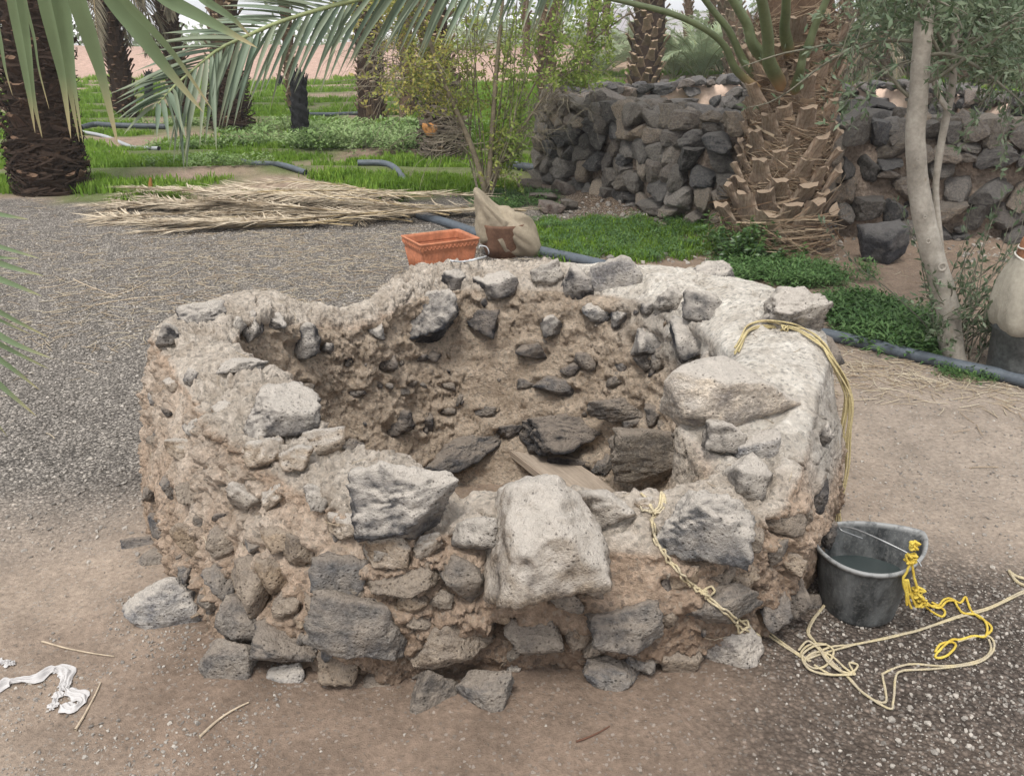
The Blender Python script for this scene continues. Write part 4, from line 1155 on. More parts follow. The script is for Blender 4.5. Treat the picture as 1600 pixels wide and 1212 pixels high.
# pebbles and grit
v, f = rock(77, 1, planes=9, p=10, rough=.1); v = v * (1, .85, .6)
peb = mesh_np('pebble', v, f, False)
PEB = inst_mat('grit', [(.15, .135, .12), (.20, .18, .16), (.255, .23, .205), (.29, .262, .232), (.33, .298, .262), (.42, .38, .335)], sc=8)
pp, ps = [], []
def pebbles(n, x0, x1, y0, y1, mask, smin, smax, pw=2.5):
    p_ = np.stack([rng.uniform(x0, x1, n), rng.uniform(y0, y1, n), np.zeros(n)], 1)
    k = rng.uniform(size=n) < mask(p_)
    p_ = p_[k]; s_ = smin + (smax - smin) * rng.uniform(size=len(p_)) ** pw
    p_[:, 2] = ground_z(p_) + s_ * .12
    pp.append(p_); ps.append(s_)
outw = lambda p_: sstep(1.12, 1.25, np.hypot((p_[:, 0] + .03) / 1.05, p_[:, 1] - 3.0))
def m_dark(p_): return outw(p_) * np.clip(sstep(.3, -.3, np.hypot((p_[:, 0] - 1.42) / .72, (p_[:, 1] - 1.92) / .52) - 1 + .5 * fbm(p_ * 2.5, 2)), 0, 1)
def m_grey(p_): return outw(p_) * np.clip(sstep(-.5, .8, (p_[:, 1] - 2.75) - .19 * (p_[:, 0] + 1.6) + .4 * fbm(p_ * 1.5, 2)) * sstep(.3, -.4, p_[:, 0] - .5 - .15 * (p_[:, 1] - 4)), 0, 1)
pebbles(17000, .1, 2.4, 1.25, 3.0, m_dark, .003, .013, 3)
pebbles(1500, .9, 2.6, 1.25, 1.9, lambda p_: .5 + 0 * p_[:, 0], .006, .02, 3)
pebbles(75000, -5, 1.2, 2.4, 8.6, m_grey, .005, .018, 2.5)
pebbles(9000, -2.6, 2.6, 1.2, 3.2, lambda p_: outw(p_) * .45, .002, .009, 4)
pebbles(9000, 1.1, 3.8, 2.0, 5.0, lambda p_: outw(p_) * .8, .004, .014, 3)
pebbles(3000, -1.35, -.6, 1.5, 2.3, lambda p_: outw(p_) * (fbm(p_ * 5, 2) > 0), .003, .012, 3)
pebbles(2500, .2, 4, 6.5, 9, lambda p_: .6 + 0 * p_[:, 0], .01, .06, 3)
pp = np.concatenate(pp); ps = np.concatenate(ps); n = len(pp)
scl = ps[:, None] * rng.uniform(.7, 1.3, (n, 3))
rot = np.stack([rng.uniform(-.4, .4, n), rng.uniform(-.4, .4, n), rng.uniform(0, 6.28, n)], 1)
scatter('gravel', peb, pp, scl, rot, PEB)
# straw litter
sv, sf = tube([(-.5, 0, 0), (-.2, .04, .01), (.2, .02, .01), (.5, -.03, 0)], .022, 4)
straw = mesh_np('straw', sv, q2t(sf), False)
STRAW = inst_mat('straw', [(.24, .18, .12), (.38, .31, .22), (.48, .42, .32), (.30, .22, .15)])
n = 5200
p_ = np.stack([rng.uniform(-5, 4, n), rng.uniform(1.3, 9.2, n), np.zeros(n)], 1)
k = rng.uniform(size=n) < outw(p_) * (p_[:, 1] > 2.9) * (sstep(3.2, 7, p_[:, 1] + fbm(p_, 2)) * .9 + .05)
p_ = p_[k]
n2 = 1500; q_ = np.stack([rng.uniform(1.2, 3.2, n2), rng.normal(4.15, .22, n2), np.zeros(n2)], 1); q_[:, 1] += -.17 * (q_[:, 0] - 2.2) * 1.6
n3 = 2600; q3 = np.stack([rng.normal(-1.6, 1.0, n3), rng.uniform(4.6, 7.6, n3), np.zeros(n3)], 1); q3 = q3[outw(q3) > .5]
p_ = np.concatenate([p_, q_, q3]); p_[:, 2] = ground_z(p_) + .006; n = len(p_)
L_ = rng.uniform(.03, .13, n)
scatter('straw_litter', straw, p_, np.stack([L_, L_ * .8, L_ * .7], 1), np.stack([rng.uniform(-.1, .1, n), rng.uniform(-.12, .12, n), rng.uniform(0, 6.28, n)], 1), STRAW)

# chopped straw worked into the mud of the well
Wg = flat.reshape(R_, NU, 3); Ng = nf.reshape(R_, NU, 3); pts_, rots_ = [], []
for k in range(420):
    uu = rng.integers(0, NU); row = rng.integers(8, R_ - 30); q = Wg[row, uu] + Ng[row, uu] * .001
    e_ = Vector(Ng[row, uu]).to_track_quat('Z', 'X') @ Euler((0, 0, rng.uniform(0, 6.28))).to_quaternion()
    pts_.append(q); rots_.append(tuple(e_.to_euler()))
L_ = rng.uniform(.015, .05, 420)
scatter('straw_in_mud', straw, np.array(pts_), np.stack([L_, L_, L_], 1), np.array(rots_), STRAW)

# ---------------------------------------------------------------- grass and ground cover
def tuft(nb, h, spread, wd, seed, lean=.5):
    r = np.random.default_rng(seed); mb = MB()
    for k in range(nb):
        a = r.uniform(0, 6.28); d_ = np.array([math.cos(a), math.sin(a), 0]); s_ = np.array([-d_[1], d_[0], 0])
        b0 = np.array([r.normal(0, spread), r.normal(0, spread), 0]); hh = h * r.uniform(.5, 1.1); ln = lean * r.uniform(.2, 1.2) * hh
        w_ = wd * r.uniform(.7, 1.3)
        m1 = b0 + d_ * ln * .35 + (0, 0, hh * .6); t1 = b0 + d_ * ln + (0, 0, hh)
        mb.add([b0 - s_ * w_ * .5, b0 + s_ * w_ * .5, m1 + s_ * w_ * .45, m1 - s_ * w_ * .45, t1], [[0, 1, 2], [0, 2, 3], [3, 2, 4]])
    return mb.mesh('tuft', False)
GRASS = inst_mat('grass', [(.13, .24, .025), (.18, .31, .035), (.24, .36, .05), (.15, .25, .04)], .7, .3, .45, .2, 6)
HERB = inst_mat('herb_leaf', [(.06, .13, .04), (.10, .19, .055), (.14, .23, .08)], .6, .35, .3, .25, 20)
gt = tuft(26, .085, .055, .012, 1)
def green_m(p_):
    nA_ = fbm(p_ * (1.3, 1.3, 0), 4); nB_ = fbm(p_ * (.45, .45, 0) + 9, 3)
    rdg = np.sin(p_[:, 1] * 1.9 + 0.5 * np.sin(p_[:, 0] * .6)) ** 6
    return sstep(-.2, .3, p_[:, 1] - grass_edge(p_[:, 0]) + .5 * nA_) * sstep(-.06, .10, nB_ + .03 + .25 * nA_) * sstep(.58, .2, rdg + .5 * nA_)
n = 62000
yy = 9 + 21 * rng.uniform(size=n) ** 1.7
p_ = np.stack([rng.uniform(-.72, .72, n) * (yy + 2), yy, np.zeros(n)], 1)
k = (rng.uniform(size=n) < green_m(p_)); p_ = p_[k]; p_[:, 2] = ground_z(p_) - .005; n = len(p_)
s_ = rng.uniform(.6, 1.35, n) * (1 + .03 * (p_[:, 1] - 9)) * (0.75 + .5 * (fbm(p_ * .9, 2) > .05))
scatter('grass', gt, p_, np.stack([s_, s_, s_], 1), np.stack([0 * s_, 0 * s_, rng.uniform(0, 6.28, n)], 1), GRASS)
# long grass beyond the wall on the right and centre
n = 9000
p_ = np.stack([rng.uniform(-2, 12, n), rng.uniform(13.8, 26, n), np.zeros(n)], 1); p_ = p_[(p_[:, 0] > -.1 * p_[:, 1])]; n = len(p_)
s_ = rng.uniform(1.8, 3.6, n)
scatter('long_grass', gt, p_, np.stack([s_, s_, s_], 1), np.stack([0 * s_, 0 * s_, rng.uniform(0, 6.28, n)], 1), GRASS)
def leafy(nl, h, r0, ll, lw, seed):
    """low herb: short stems set with small leaves"""
    r = np.random.default_rng(seed); mb = MB()
    for k in range(nl):
        c_ = np.array([r.normal(0, r0), r.normal(0, r0), h * r.uniform(.15, 1)])
        a = r.uniform(0, 6.28); el = r.uniform(-.2, .9)
        d_ = np.array([math.cos(a) * math.cos(el), math.sin(a) * math.cos(el), math.sin(el)]); s_ = np.cross(d_, [0, 0, 1]); s_ /= np.linalg.norm(s_)
        L__ = ll * r.uniform(.6, 1.2); W_ = lw * r.uniform(.7, 1.2); up = np.cross(s_, d_)
        mb.add([c_, c_ + d_ * L__ * .4 + s_ * W_ * .5 + up * W_ * .15, c_ + d_ * L__ * .45, c_ + d_ * L__ * .4 - s_ * W_ * .5 + up * W_ * .15, c_ + d_ * L__ - up * L__ * .12],
               [[0, 1, 2], [0, 2, 3], [1, 4, 2], [2, 4, 3]])
    return mb.mesh('herb', False)
herb = leafy(34, .09, .045, .045, .014, 5)
def patch(name, n, cx, cy, rx, ry, s0, s1, proto, mat, nf=.3, skew=0):
    a = rng.uniform(0, 6.28, n); r = np.sqrt(rng.uniform(0, 1, n))
    p_ = np.stack([cx + rx * r * np.cos(a), cy + ry * r * np.sin(a), np.zeros(n)], 1); p_[:, 1] += skew * (p_[:, 0] - cx)
    k = fbm(p_ * 3.5, 2) > -.25 + .5 * (r - .6); p_ = p_[k]; p_[:, 2] = ground_z(p_) - .004; m_ = len(p_)
    s_ = rng.uniform(s0, s1, m_)
    return scatter(name, proto, p_, np.stack([s_, s_, s_], 1), np.stack([rng.uniform(-.2, .2, m_), rng.uniform(-.2, .2, m_), rng.uniform(0, 6.28, m_)], 1), mat)
pc_ = P(1378, 512); patch('ground_cover', 900, pc_[0], pc_[1], .34, .52, .7, 1.35, herb, HERB, skew=-.15)
pc_ = P(1235, 432); patch('ground_cover', 420, pc_[0], pc_[1], .62, .30, .5, 1.1, herb, HERB)
pc_ = P(950, 372); patch('ground_cover', 1100, pc_[0], pc_[1], .95, .85, .35, .9, herb, HERB)
patch('ground_cover', 900, pc_[0], pc_[1], .95, .85, .4, .9, gt, GRASS)
pc_ = P(800, 318); patch('ground_cover', 350, pc_[0], pc_[1], .5, .6, .5, 1.0, herb, HERB)
pc_ = P(1500, 590); patch('ground_cover', 60, pc_[0], pc_[1], .25, .10, .4, .7, herb, HERB)
herb2 = leafy(50, .30, .10, .13, .045, 8)
PALEH = inst_mat('pale_herb', [(.17, .27, .09), (.23, .33, .12), (.30, .38, .18)], .7, .2, .25)
for (hx_, hy_, rr_, nn_) in ((590, 235, 1.3, 110), (640, 222, 1.2, 90), (395, 232, .7, 22), (490, 210, .7, 26), (700, 215, .9, 40)):
    pc_ = P(hx_, hy_); patch('broadleaf_weeds', nn_, pc_[0], pc_[1], rr_, rr_ * .7, .5, 1.0, herb2, PALEH)
DARKW = inst_mat('dark_weed', [(.11, .22, .03), (.16, .28, .045)], .7, .2, .25)
for (hx_, hy_, rr_, nn_) in ((275, 235, .7, 26), (330, 266, .9, 36), (260, 200, .8, 26), (420, 205, .8, 50), (540, 215, .6, 40)):
    pc_ = P(hx_, hy_); patch('weeds', nn_, pc_[0], pc_[1], rr_, rr_ * .45, .25, .6, herb2, DARKW)

# ---------------------------------------------------------------- dry stone walls
POOL = []
for k in range(14):
    v, f = rock(5000 + k, 3, planes=8 + k % 4, p=44, rough=.06, fr=2.4, lo=.34); POOL.append(mesh_np('wall_stone', v, f, False))
    POOL[-1].materials.append(BASD)
SLABS = []
for k in range(3):
    v, f = rock(5100 + k, 4, planes=9, p=16, rough=.05, fr=2.0); SLABS.append(mesh_np('wall_slab', v, f)); SLABS[-1].materials.append(BASD)
WMUD = mat_simple('wall_mud', (.215, .17, .135), .97, .1, .45, 6, .05, 1.0)
PINKM = mat_simple('pink_mortar', (.60, .45, .36), .97, .1, .14, 4, .02, .7)
COREM = mat_simple('wall_core', (.06, .05, .045), .97, .1, .3, 5, .02, .9)
def drywall(path, H, T, mat_core, seed, label, cols, face=(1,), course=.155, wmin=.13, wmax=.30, mortar=None, thin=1.0):
    """path: ground points; stones stand proud of a core on the chosen sides and cap the top"""
    r = np.random.default_rng(seed)
    pts = catmull(path, 200); pts[:, 2] = 0
    seg = np.linalg.norm(np.diff(pts, axis=0), axis=1); S = np.concatenate([[0], np.cumsum(seg)]); Lt = S[-1]
    def at(s):
        p_ = np.array([np.interp(s, S, pts[:, k]) for k in range(3)]); q = np.array([np.interp(min(Lt, s + .05), S, pts[:, k]) for k in range(3)]) - np.array([np.interp(max(0, s - .05), S, pts[:, k]) for k in range(3)])
        q /= np.linalg.norm(q); return p_, q, np.array([q[1], -q[0], 0])
    org = pts[0].copy(); org[2] = 0
    root = empty('stone_wall', org); tag(root, label, 'wall')
    nS = int(Lt / .06); rows = []
    for s in np.linspace(0, Lt, nS):
        p_, q, nn_ = at(s); hh = H * (1 + .05 * math.sin(s * 2.1 + seed)) - .07; t_ = T / 2 - .07
        g0 = -.05
        rows.append([p_ + nn_ * t_ * k_ + np.array([0, 0, z_]) for k_, z_ in ((1.15, g0), (1.08, hh * .5), (1, hh * .85), (.8, hh), (0, hh + .02), (-.8, hh), (-1, hh * .85), (-1.08, hh * .5), (-1.15, g0))])
    V = np.array(rows); nC = V.shape[1]; V = V.reshape(-1, 3); V = V + .08 * np.stack([fbm(V * 5 + 9 * k_, 3) for k_ in range(3)], 1) - org
    i = (np.arange(nS - 1)[:, None] * nC + np.arange(nC - 1)).ravel()
    Fq = np.stack([i, i + 1, i + nC + 1, i + nC], 1)
    c0 = len(V); V = np.concatenate([V, [V[:nC].mean(0)], [V[-nC:].mean(0)]])
    e0 = [(k_ + 1, k_, c0, c0) for k_ in range(nC - 1)]; e1 = [((nS - 1) * nC + k_, (nS - 1) * nC + k_ + 1, c0 + 1, c0 + 1) for k_ in range(nC - 1)]
    Fq = q2t(np.concatenate([Fq, e0, e1]))
    link('core', mesh_np('core', V, Fq), mat_core, root)
    cnt = 0
    def put(c_, q, nn_, sw, sh, sd, up=None, roll=0.0, pool=POOL):
        me = pool[r.integers(len(pool))]
        o = bpy.data.objects.new('stone', me); o.parent = root
        X_ = Vector(q); Y_ = Vector(nn_); Z_ = X_.cross(Y_); 
        if Z_.z < 0: Z_ = -Z_; Y_ = -Y_
        M_ = Matrix((X_, Y_, Z_)).transposed().to_4x4()
        fl_ = [1, 1, 1]
        M_ = Matrix.Translation(Vector(c_ - org)) @ M_ @ Euler((r.normal(0, .12), roll + r.normal(0, .16), r.normal(0, .25))).to_matrix().to_4x4() @ Matrix.Diagonal((sw * (1 if r.random() > .5 else -1), sd, sh * (1 if r.random() > .5 else 1), 1))
        o.matrix_local = M_
        c__ = np.array(cols[r.integers(len(cols))]) * r.uniform(.8, 1.2); o.color = (*c__, 1)
        C.objects.link(o)
    sides = list(face)
    for sd_ in sides:
        z = .02; row = 0
        while z < H - .10:
            ch = course * r.uniform(.85, 1.25); s = r.uniform(0, .1)
            while s < Lt:
                wd = r.uniform(wmin, wmax); p_, q, nn_ = at(min(Lt, s + wd / 2))
                if r.random() < (thin if not (z < .58 and seed == 11 and p_[0] > D(1320, 300, 7.6)[0]) else .66):
                    tt = T / 2 + (1 - z / H) * .04 - .05 + r.normal(0, .015)
                    hh = ch * r.uniform(.95, 1.2)
                    if r.random() < .18 and wd < .22: # two small ones
                        put(p_ + nn_ * sd_ * tt + np.array([0, 0, z + ch * .25]), q, nn_, wd * 1.0, hh * .55, .2)
                        put(p_ + nn_ * sd_ * tt + np.array([0, 0, z + ch * .75]), q, nn_, wd * 1.0, hh * .55, .2)
                    else:
                        put(p_ + nn_ * sd_ * tt + np.array([0, 0, z + ch / 2 + r.normal(0, .012)]), q, nn_, wd * 1.12, hh * 1.1, r.uniform(.18, .28))
                s += wd * .93
            z += ch * .92; row += 1
    # cap
    for lane in np.arange(-T / 2 + .08, T / 2 - .02, .17):
        s = r.uniform(0, .1)
        while s < Lt:
            wd = r.uniform(wmin, wmax * 1.05); p_, q, nn_ = at(min(Lt, s + wd / 2))
            hh = H * (1 + .05 * math.sin(s * 2.1 + seed)); sh_ = r.uniform(.08, .17)
            if r.random() < .88: put(p_ + nn_ * (lane + r.normal(0, .03)) + np.array([0, 0, hh - .05 + sh_ * .2 + r.uniform(-.02, .05)]), q, nn_, wd * 1.1, sh_, wd * r.uniform(.7, 1.1), roll=r.normal(0, .2))
            s += wd * 1.0
    for lane_end, q0 in ((0.0, -1), (Lt, 1)):
        p_, q, nn_ = at(lane_end)
        for z in np.arange(.08, H, .17):
            for lane in np.arange(-T / 2 + .05, T / 2, .2):
                put(p_ + nn_ * lane + q * q0 * .02 + np.array([0, 0, z]), nn_, q, .24, .19, .2)
    return root, at, put, Lt
BC_ = [(.13, .125, .12), (.20, .19, .175), (.29, .265, .235), (.34, .30, .255), (.16, .155, .148), (.24, .215, .19)]
npath = [P(866, 290) + (0, .15, 0), P(930, 306), P(1000, 326), P(1065, 345), P(1130, 360), P(1230, 370), P(1330, 374), P(1450, 378), P(1560, 385), P(1680, 392)]
npath = [p_ + np.array([0.05, .25, 0]) for p_ in npath]
wnear, at_n, put_n, Ln = drywall(npath, .90, .55, WMUD, 11, 'dark dry stone wall running behind the big stumpy palm to the right edge', BC_, thin=.97)
fpath = [np.array([npath[0][0] + .25, npath[0][1] + .6, 0]), D(880, 200, 12.3) * (1, 1, 0), D(920, 200, 13.4) * (1, 1, 0), D(1050, 200, 14.2) * (1, 1, 0), D(1270, 200, 14.2) * (1, 1, 0), D(1420, 200, 13.4) * (1, 1, 0), D(1540, 200, 12.2) * (1, 1, 0), D(1640, 200, 10.5) * (1, 1, 0)]
BF_ = [(.13, .13, .135), (.17, .165, .165), (.21, .20, .195), (.10, .10, .10), (.24, .21, .19)]
wfar, at_f, put_f, Lf = drywall(fpath, .84, .45, PINKM, 23, 'far side of the stone enclosure, grey stones over bare pink mortar', BF_, face=(1,), thin=.55)
# large cap slabs on the right of the near wall
def slab_at(px, py, y, w_, h_, roll, col_, k=0, label=None):
    c_ = D(px, py, y); dep = depth(c_)
    me = SLABS[k % 3]; o = bpy.data.objects.new('stone', me); o.parent = wnear
    o.matrix_local = Matrix.Translation(Vector(c_ - np.array(wnear.location))) @ Euler((.1, math.radians(roll), .1 * k)).to_matrix().to_4x4() @ Matrix.Diagonal((w_ / F * dep, .38, h_ / F * dep, 1))
    o.color = (*col_, 1); C.objects.link(o)
for a_ in ((1355, 193, 8.0, 118, 50, -8, (.09, .085, .08), 0), (1402, 205, 7.75, 110, 46, -18, (.10, .095, .09), 1), (1330, 166, 8.2, 46, 24, 5, (.06, .06, .065), 2), (1376, 166, 8.3, 34, 22, -5, (.05, .048, .05), 0),
           (1546, 214, 7.85, 70, 34, 3, (.055, .055, .06), 1), (1520, 263, 7.5, 60, 40, 8, (.12, .10, .085), 2), (1480, 200, 7.9, 80, 22, 2, (.16, .14, .12), 0), (1345, 220, 7.6, 60, 34, 0, (.08, .075, .07), 1),
           (1350, 255, 7.45, 34, 42, 15, (.09, .09, .09), 0), (1318, 268, 7.4, 26, 46, 8, (.06, .062, .066), 1), (1420, 300, 7.4, 60, 30, -12, (.09, .08, .075), 2), (1590, 240, 7.6, 60, 50, 0, (.07, .07, .07), 0),
           (948, 151, 9.6, 58, 22, 8, (.30, .25, .21), 0), (898, 180, 9.7, 46, 18, -32, (.30, .24, .20), 1), (997, 172, 9.0, 44, 26, -12, (.26, .21, .17), 2), (873, 200, 10.0, 40, 52, 0, (.06, .06, .062), 1)):
    slab_at(*a_)
c_ = D(1482, 194, 8.0)
v, f = rock(5200, 3, planes=8, p=18, rough=.02); wsl = link('white_slab', mesh_np('white_slab', v * (.42, .3, .035), f), mat_simple('white_stone', (.62, .60, .56), .9, .1, .1), None, c_ + (0, 0, .02), rot=(.12, 0, .05))
tag(wsl, 'thin white stone slab lying on top of the dark wall between the two olive stems', 'slab')
# rubble at the wall foot and the big boulder by the palm
RUB = [('big angular dark boulder between the stumpy palm and the olive trunk', 1385, 386, 72, 66, (.075, .075, .08)),
       ('grey block lying at the left corner foot of the dark wall', 862, 222, 46, 34, (.10, .10, .095)), ('flat slab of rubble below the left end of the dark wall', 850, 312, 48, 16, (.12, .10, .09)),
       ('tilted grey slab in the rubble below the left end of the wall', 880, 298, 40, 26, (.13, .11, .10)), ('brown flat stone near the grass below the left end of the wall', 862, 326, 44, 18, (.16, .12, .10)),
       ('small dark stone lying below the middle of the dark wall', 946, 304, 22, 20, (.08, .085, .09)), ('small dark stone in the rubble beside the brown flat stone', 890, 322, 30, 18, (.10, .09, .08)),
       ('pale low stone between the shrub and the wall corner', 828, 290, 40, 20, (.26, .22, .19)), ('small grey stone left of the big angular boulder, under the palm', 1335, 345, 30, 26, (.09, .09, .09))]
for k, (lab, px, py, wp, hp, cc) in enumerate(RUB):
    b_ = P(px, py + hp * .45); dep = depth(b_); sw, sh = wp / F * dep, hp / F * dep
    v, f = rock(5300 + k, 4, planes=9, p=18, rough=.05)
    o = link('fallen_stone', mesh_np('fallen_stone', v * (sw, sw * .8, sh), f), BASD, None, (b_[0], b_[1] + sw * .3, gz(b_[0], b_[1]) + sh * .42), rot=(0, rng.uniform(-.15, .15), 0), color=cc)
    tag(o, lab, 'stone', 'stones fallen beside the dark wall')
# ---------------------------------------------------------------- palm parts
def boot_mesh(w_, l_, th_, seed, flare=1.7, cut=True):
    """leaf base stub: wide clasping foot, narrowing ridge-backed stalk, pale cut end"""
    r = np.random.default_rng(seed); rows = []; val = []
    sec = [(-.5, 0), (-.36, .30), (-.12, .50), (.12, .50), (.36, .30), (.5, 0), (.2, -.18), (-.2, -.18)]
    for s in (0, .22, .5, .8, 1.0):
        ww = w_ * (flare + (1 - flare) * min(1, s * 1.6)); tt = th_ * (.45 + .75 * s) * (1 if s < 1 else .98)
        jz = r.normal(0, .05, len(sec)) * l_ * (s > .9)
        rows.append([(x * ww * (1 + r.normal(0, .03)), -.01 + y * tt + .10 * l_ * s * s, s * l_ * (1 + 0 * x) + jz[k] + (.10 * l_ * x * (seed % 3 - 1) if s == 1 else 0)) for k, (x, y) in enumerate(sec)])
        val += [0] * len(sec)
    V = np.array(rows).reshape(-1, 3); n = len(sec); m_ = 5
    i = (np.arange(m_ - 1)[:, None] * n + np.arange(n)).ravel(); j = (np.arange(m_ - 1)[:, None] * n + (np.arange(n) + 1) % n).ravel()
    Fq = q2t(np.stack([i, j, j + n, i + n], 1))
    top = V[-n:] * 1.0; c_ = top.mean(0) - (0, 0, .06 * l_)
    V = np.concatenate([V, top, [c_]]); val += [1] * (n + 1)
    b0 = m_ * n; ft = [(b0 + k, b0 + (k + 1) % n, b0 + n) for k in range(n)]
    return mesh_np('leaf_base', V, np.concatenate([Fq, ft]), False, {'val': val})
def boot_mat(name, c1, c2, cutc):
    m, t, b = M(name, .85, .2); g = N(t); co = g.coord(); oi = g.n('ShaderNodeObjectInfo')
    mp = g.n('ShaderNodeMapping'); g.lk(co, mp.inputs[0]); mp.inputs['Scale'].default_value = (1, 1, .12)
    n1 = g.noise(mp.outputs[0], 90, 4, .7); n2 = g.noise(co, 12, 3, .6)
    z = g.sep(co)[2]
    c = g.mix(g.ramp(n1, [(.3, 0.0), (.7, 1.0)]), c1, c2)
    c = g.mix(1.0, c, g.ramp(n2, [(.3, .6), (.7, 1.3)]), 'MULTIPLY')
    c = g.mix(1.0, c, g.ramp(oi.outputs['Random'], [(0, .7), (1, 1.25)]), 'MULTIPLY')
    c = g.mix(g.attr('val').outputs['Fac'], c, cutc)
    g.lk(c, b.inputs['Base Color']); g.lk(g.bump(n1, .7, .006), b.inputs['Normal'])
    return m
BOOT = boot_mat('leaf_base_tan', (.19, .125, .085), (.37, .30, .23), (.29, .22, .16))
BOOTD = boot_mat('leaf_base_dark', (.055, .032, .022), (.13, .08, .055), (.16, .10, .065))
BOOTM = boot_mat('leaf_base_mid', (.13, .085, .055), (.28, .20, .135), (.30, .22, .15))
FIB = mat_simple('palm_fibre', (.15, .095, .06), .9, .15, .4, 20, .003, .6, attr=(.42, .33, .23))
FIBD = mat_simple('palm_fibre_dark', (.045, .03, .022), .92, .1, .4, 20, .004, .7)
BARKM = mat_simple('palm_bark_tan', (.12, .08, .055), .92, .1, .35, 8, .01, .7)
BURNT = mat_simple('charred_wood', (.012, .012, .013), .8, .3, .5, 14, .015, .9)
def axis_fn(pts):
    p_ = catmull(pts, 60)
    zz = p_[:, 2]
    return lambda z: np.array([np.interp(z, zz, p_[:, 0]), np.interp(z, zz, p_[:, 1]), z])
def palm(name, label, base, top, r0, r1, H, nb, bsize, bm, cm, seed, group=None, parts=True, bulge=.13, tilt=.42, sub_h=None, cat='palm tree', joined_stuff=True):
    """trunk with spiral leaf bases; base, top: points of its axis at ground level and at height H"""
    r = np.random.default_rng(seed)
    base = np.asarray(base, float); top = np.asarray(top, float)
    root = empty(name, base); tag(root, label, cat, group)
    def axis(z):
        s = z / H; p_ = base + (top - base) * s
        return np.array([p_[0] + .04 * math.sin(z * 2 + seed), p_[1], base[2] + z])
    def rad(z): return r0 + (r1 - r0) * z / H + bulge * r0 * math.exp(-z / .18) 
    zs = np.linspace(-.05, H, int(H / .07)); 
    v, f = tube([axis(z) - base for z in zs], [rad(z) for z in zs], 22)
    v = v * (1, 1, 1); nn_ = fbm((v + base) * 5, 4, .6); ce = np.array([axis(min(max(z, 0), H)) - base for z in v[:, 2]]); dv = (v - ce) * (1, 1, 0)
    v = v + dv * (.22 * nn_)[:, None]
    link('trunk', mesh_np('trunk', v, q2t(f)), cm, root)
    variants = [boot_mesh(bsize, bsize * 1.7, bsize * .45, seed * 10 + k) for k in range(4)]
    for m_ in variants: m_.materials.append(bm)
    jb = MB()
    for k in range(nb):
        z = H * (k + .5) / nb; a = k * 2.39996 + r.normal(0, .12)
        c_ = axis(z) - base; rr = rad(z) * .93
        d_ = np.array([math.cos(a), math.sin(a), 0])
        s_ = r.uniform(.8, 1.2)
        ti = tilt * r.uniform(.6, 1.4) + .1 * math.exp(-z / .15)
        Mx = Matrix.Translation(Vector(c_ + d_ * rr)) @ Matrix.Rotation(a - math.pi / 2, 4, 'Z') @ Matrix.Rotation(-ti, 4, 'X') @ Matrix.Rotation(r.normal(0, .12), 4, 'Y') @ Matrix.Diagonal((s_, s_, s_ * r.uniform(.7, 1.25), 1))
        me = variants[k % 4]
        if parts and k < 290:
            o = bpy.data.objects.new('leaf_base', me); o.parent = root; o.matrix_local = Mx; C.objects.link(o)
        else:
            n_ = len(me.vertices); co = np.zeros(n_ * 3, np.float32); me.vertices.foreach_get('co', co); co = co.reshape(-1, 3)
            A_ = np.array(Mx); w_ = co @ A_[:3, :3].T + A_[:3, 3]
            tri = np.array([list(p.vertices) for p in me.polygons]); va = np.zeros(n_, np.float32); me.attributes['val'].data.foreach_get('value', va)
            jb.add(w_, tri, va)
    if jb.v:
        o = link('leaf_bases', jb.mesh('leaf_bases', False), bm, root); o['kind'] = 'stuff'
    return root, axis, rad
def fibres(root, axis, rad, base, z0, z1, n, seed, m=None, rw=.003, out=(.0, .09), ln=(.08, .35)):
    r = np.random.default_rng(seed); mb = MB()
    for k in range(n):
        z = r.uniform(z0, z1); a = r.uniform(0, 6.28); L__ = r.uniform(*ln); sl = r.normal(.0, .5); o0 = r.uniform(*out); o1 = r.uniform(*out) * 1.3
        nn_ = 6; pts = []; curl = r.normal(0, .3)
        for q in range(nn_):
            s = q / (nn_ - 1); aa = a + s * L__ / rad(z) * math.cos(sl); zz = z + s * L__ * math.sin(sl) + curl * L__ * s * s * .4
            zz = max(.01, zz); c_ = axis(zz) - base; R__ = rad(zz) + o0 * (1 - s) + o1 * s
            pts.append(c_ + R__ * np.array([math.cos(aa), math.sin(aa), 0]))
        pts = np.array(pts); wv = r.uniform(.4, 1.6) * rw * (2.5 if r.random() < .05 else 1)
        up = np.array([0, 0, 1.0]) * wv + r.normal(0, wv * .5, 3)
        V = np.concatenate([pts - up, pts + up]); i = np.arange(nn_ - 1)
        mb.add(V, np.concatenate([np.stack([i, i + 1, i + 1 + nn_], 1), np.stack([i, i + 1 + nn_, i + nn_], 1)]), r.uniform(0, 1) ** 1.5)
    o = link('fibre', mb.mesh('fibre', False), m or FIB, root); o['kind'] = 'stuff'
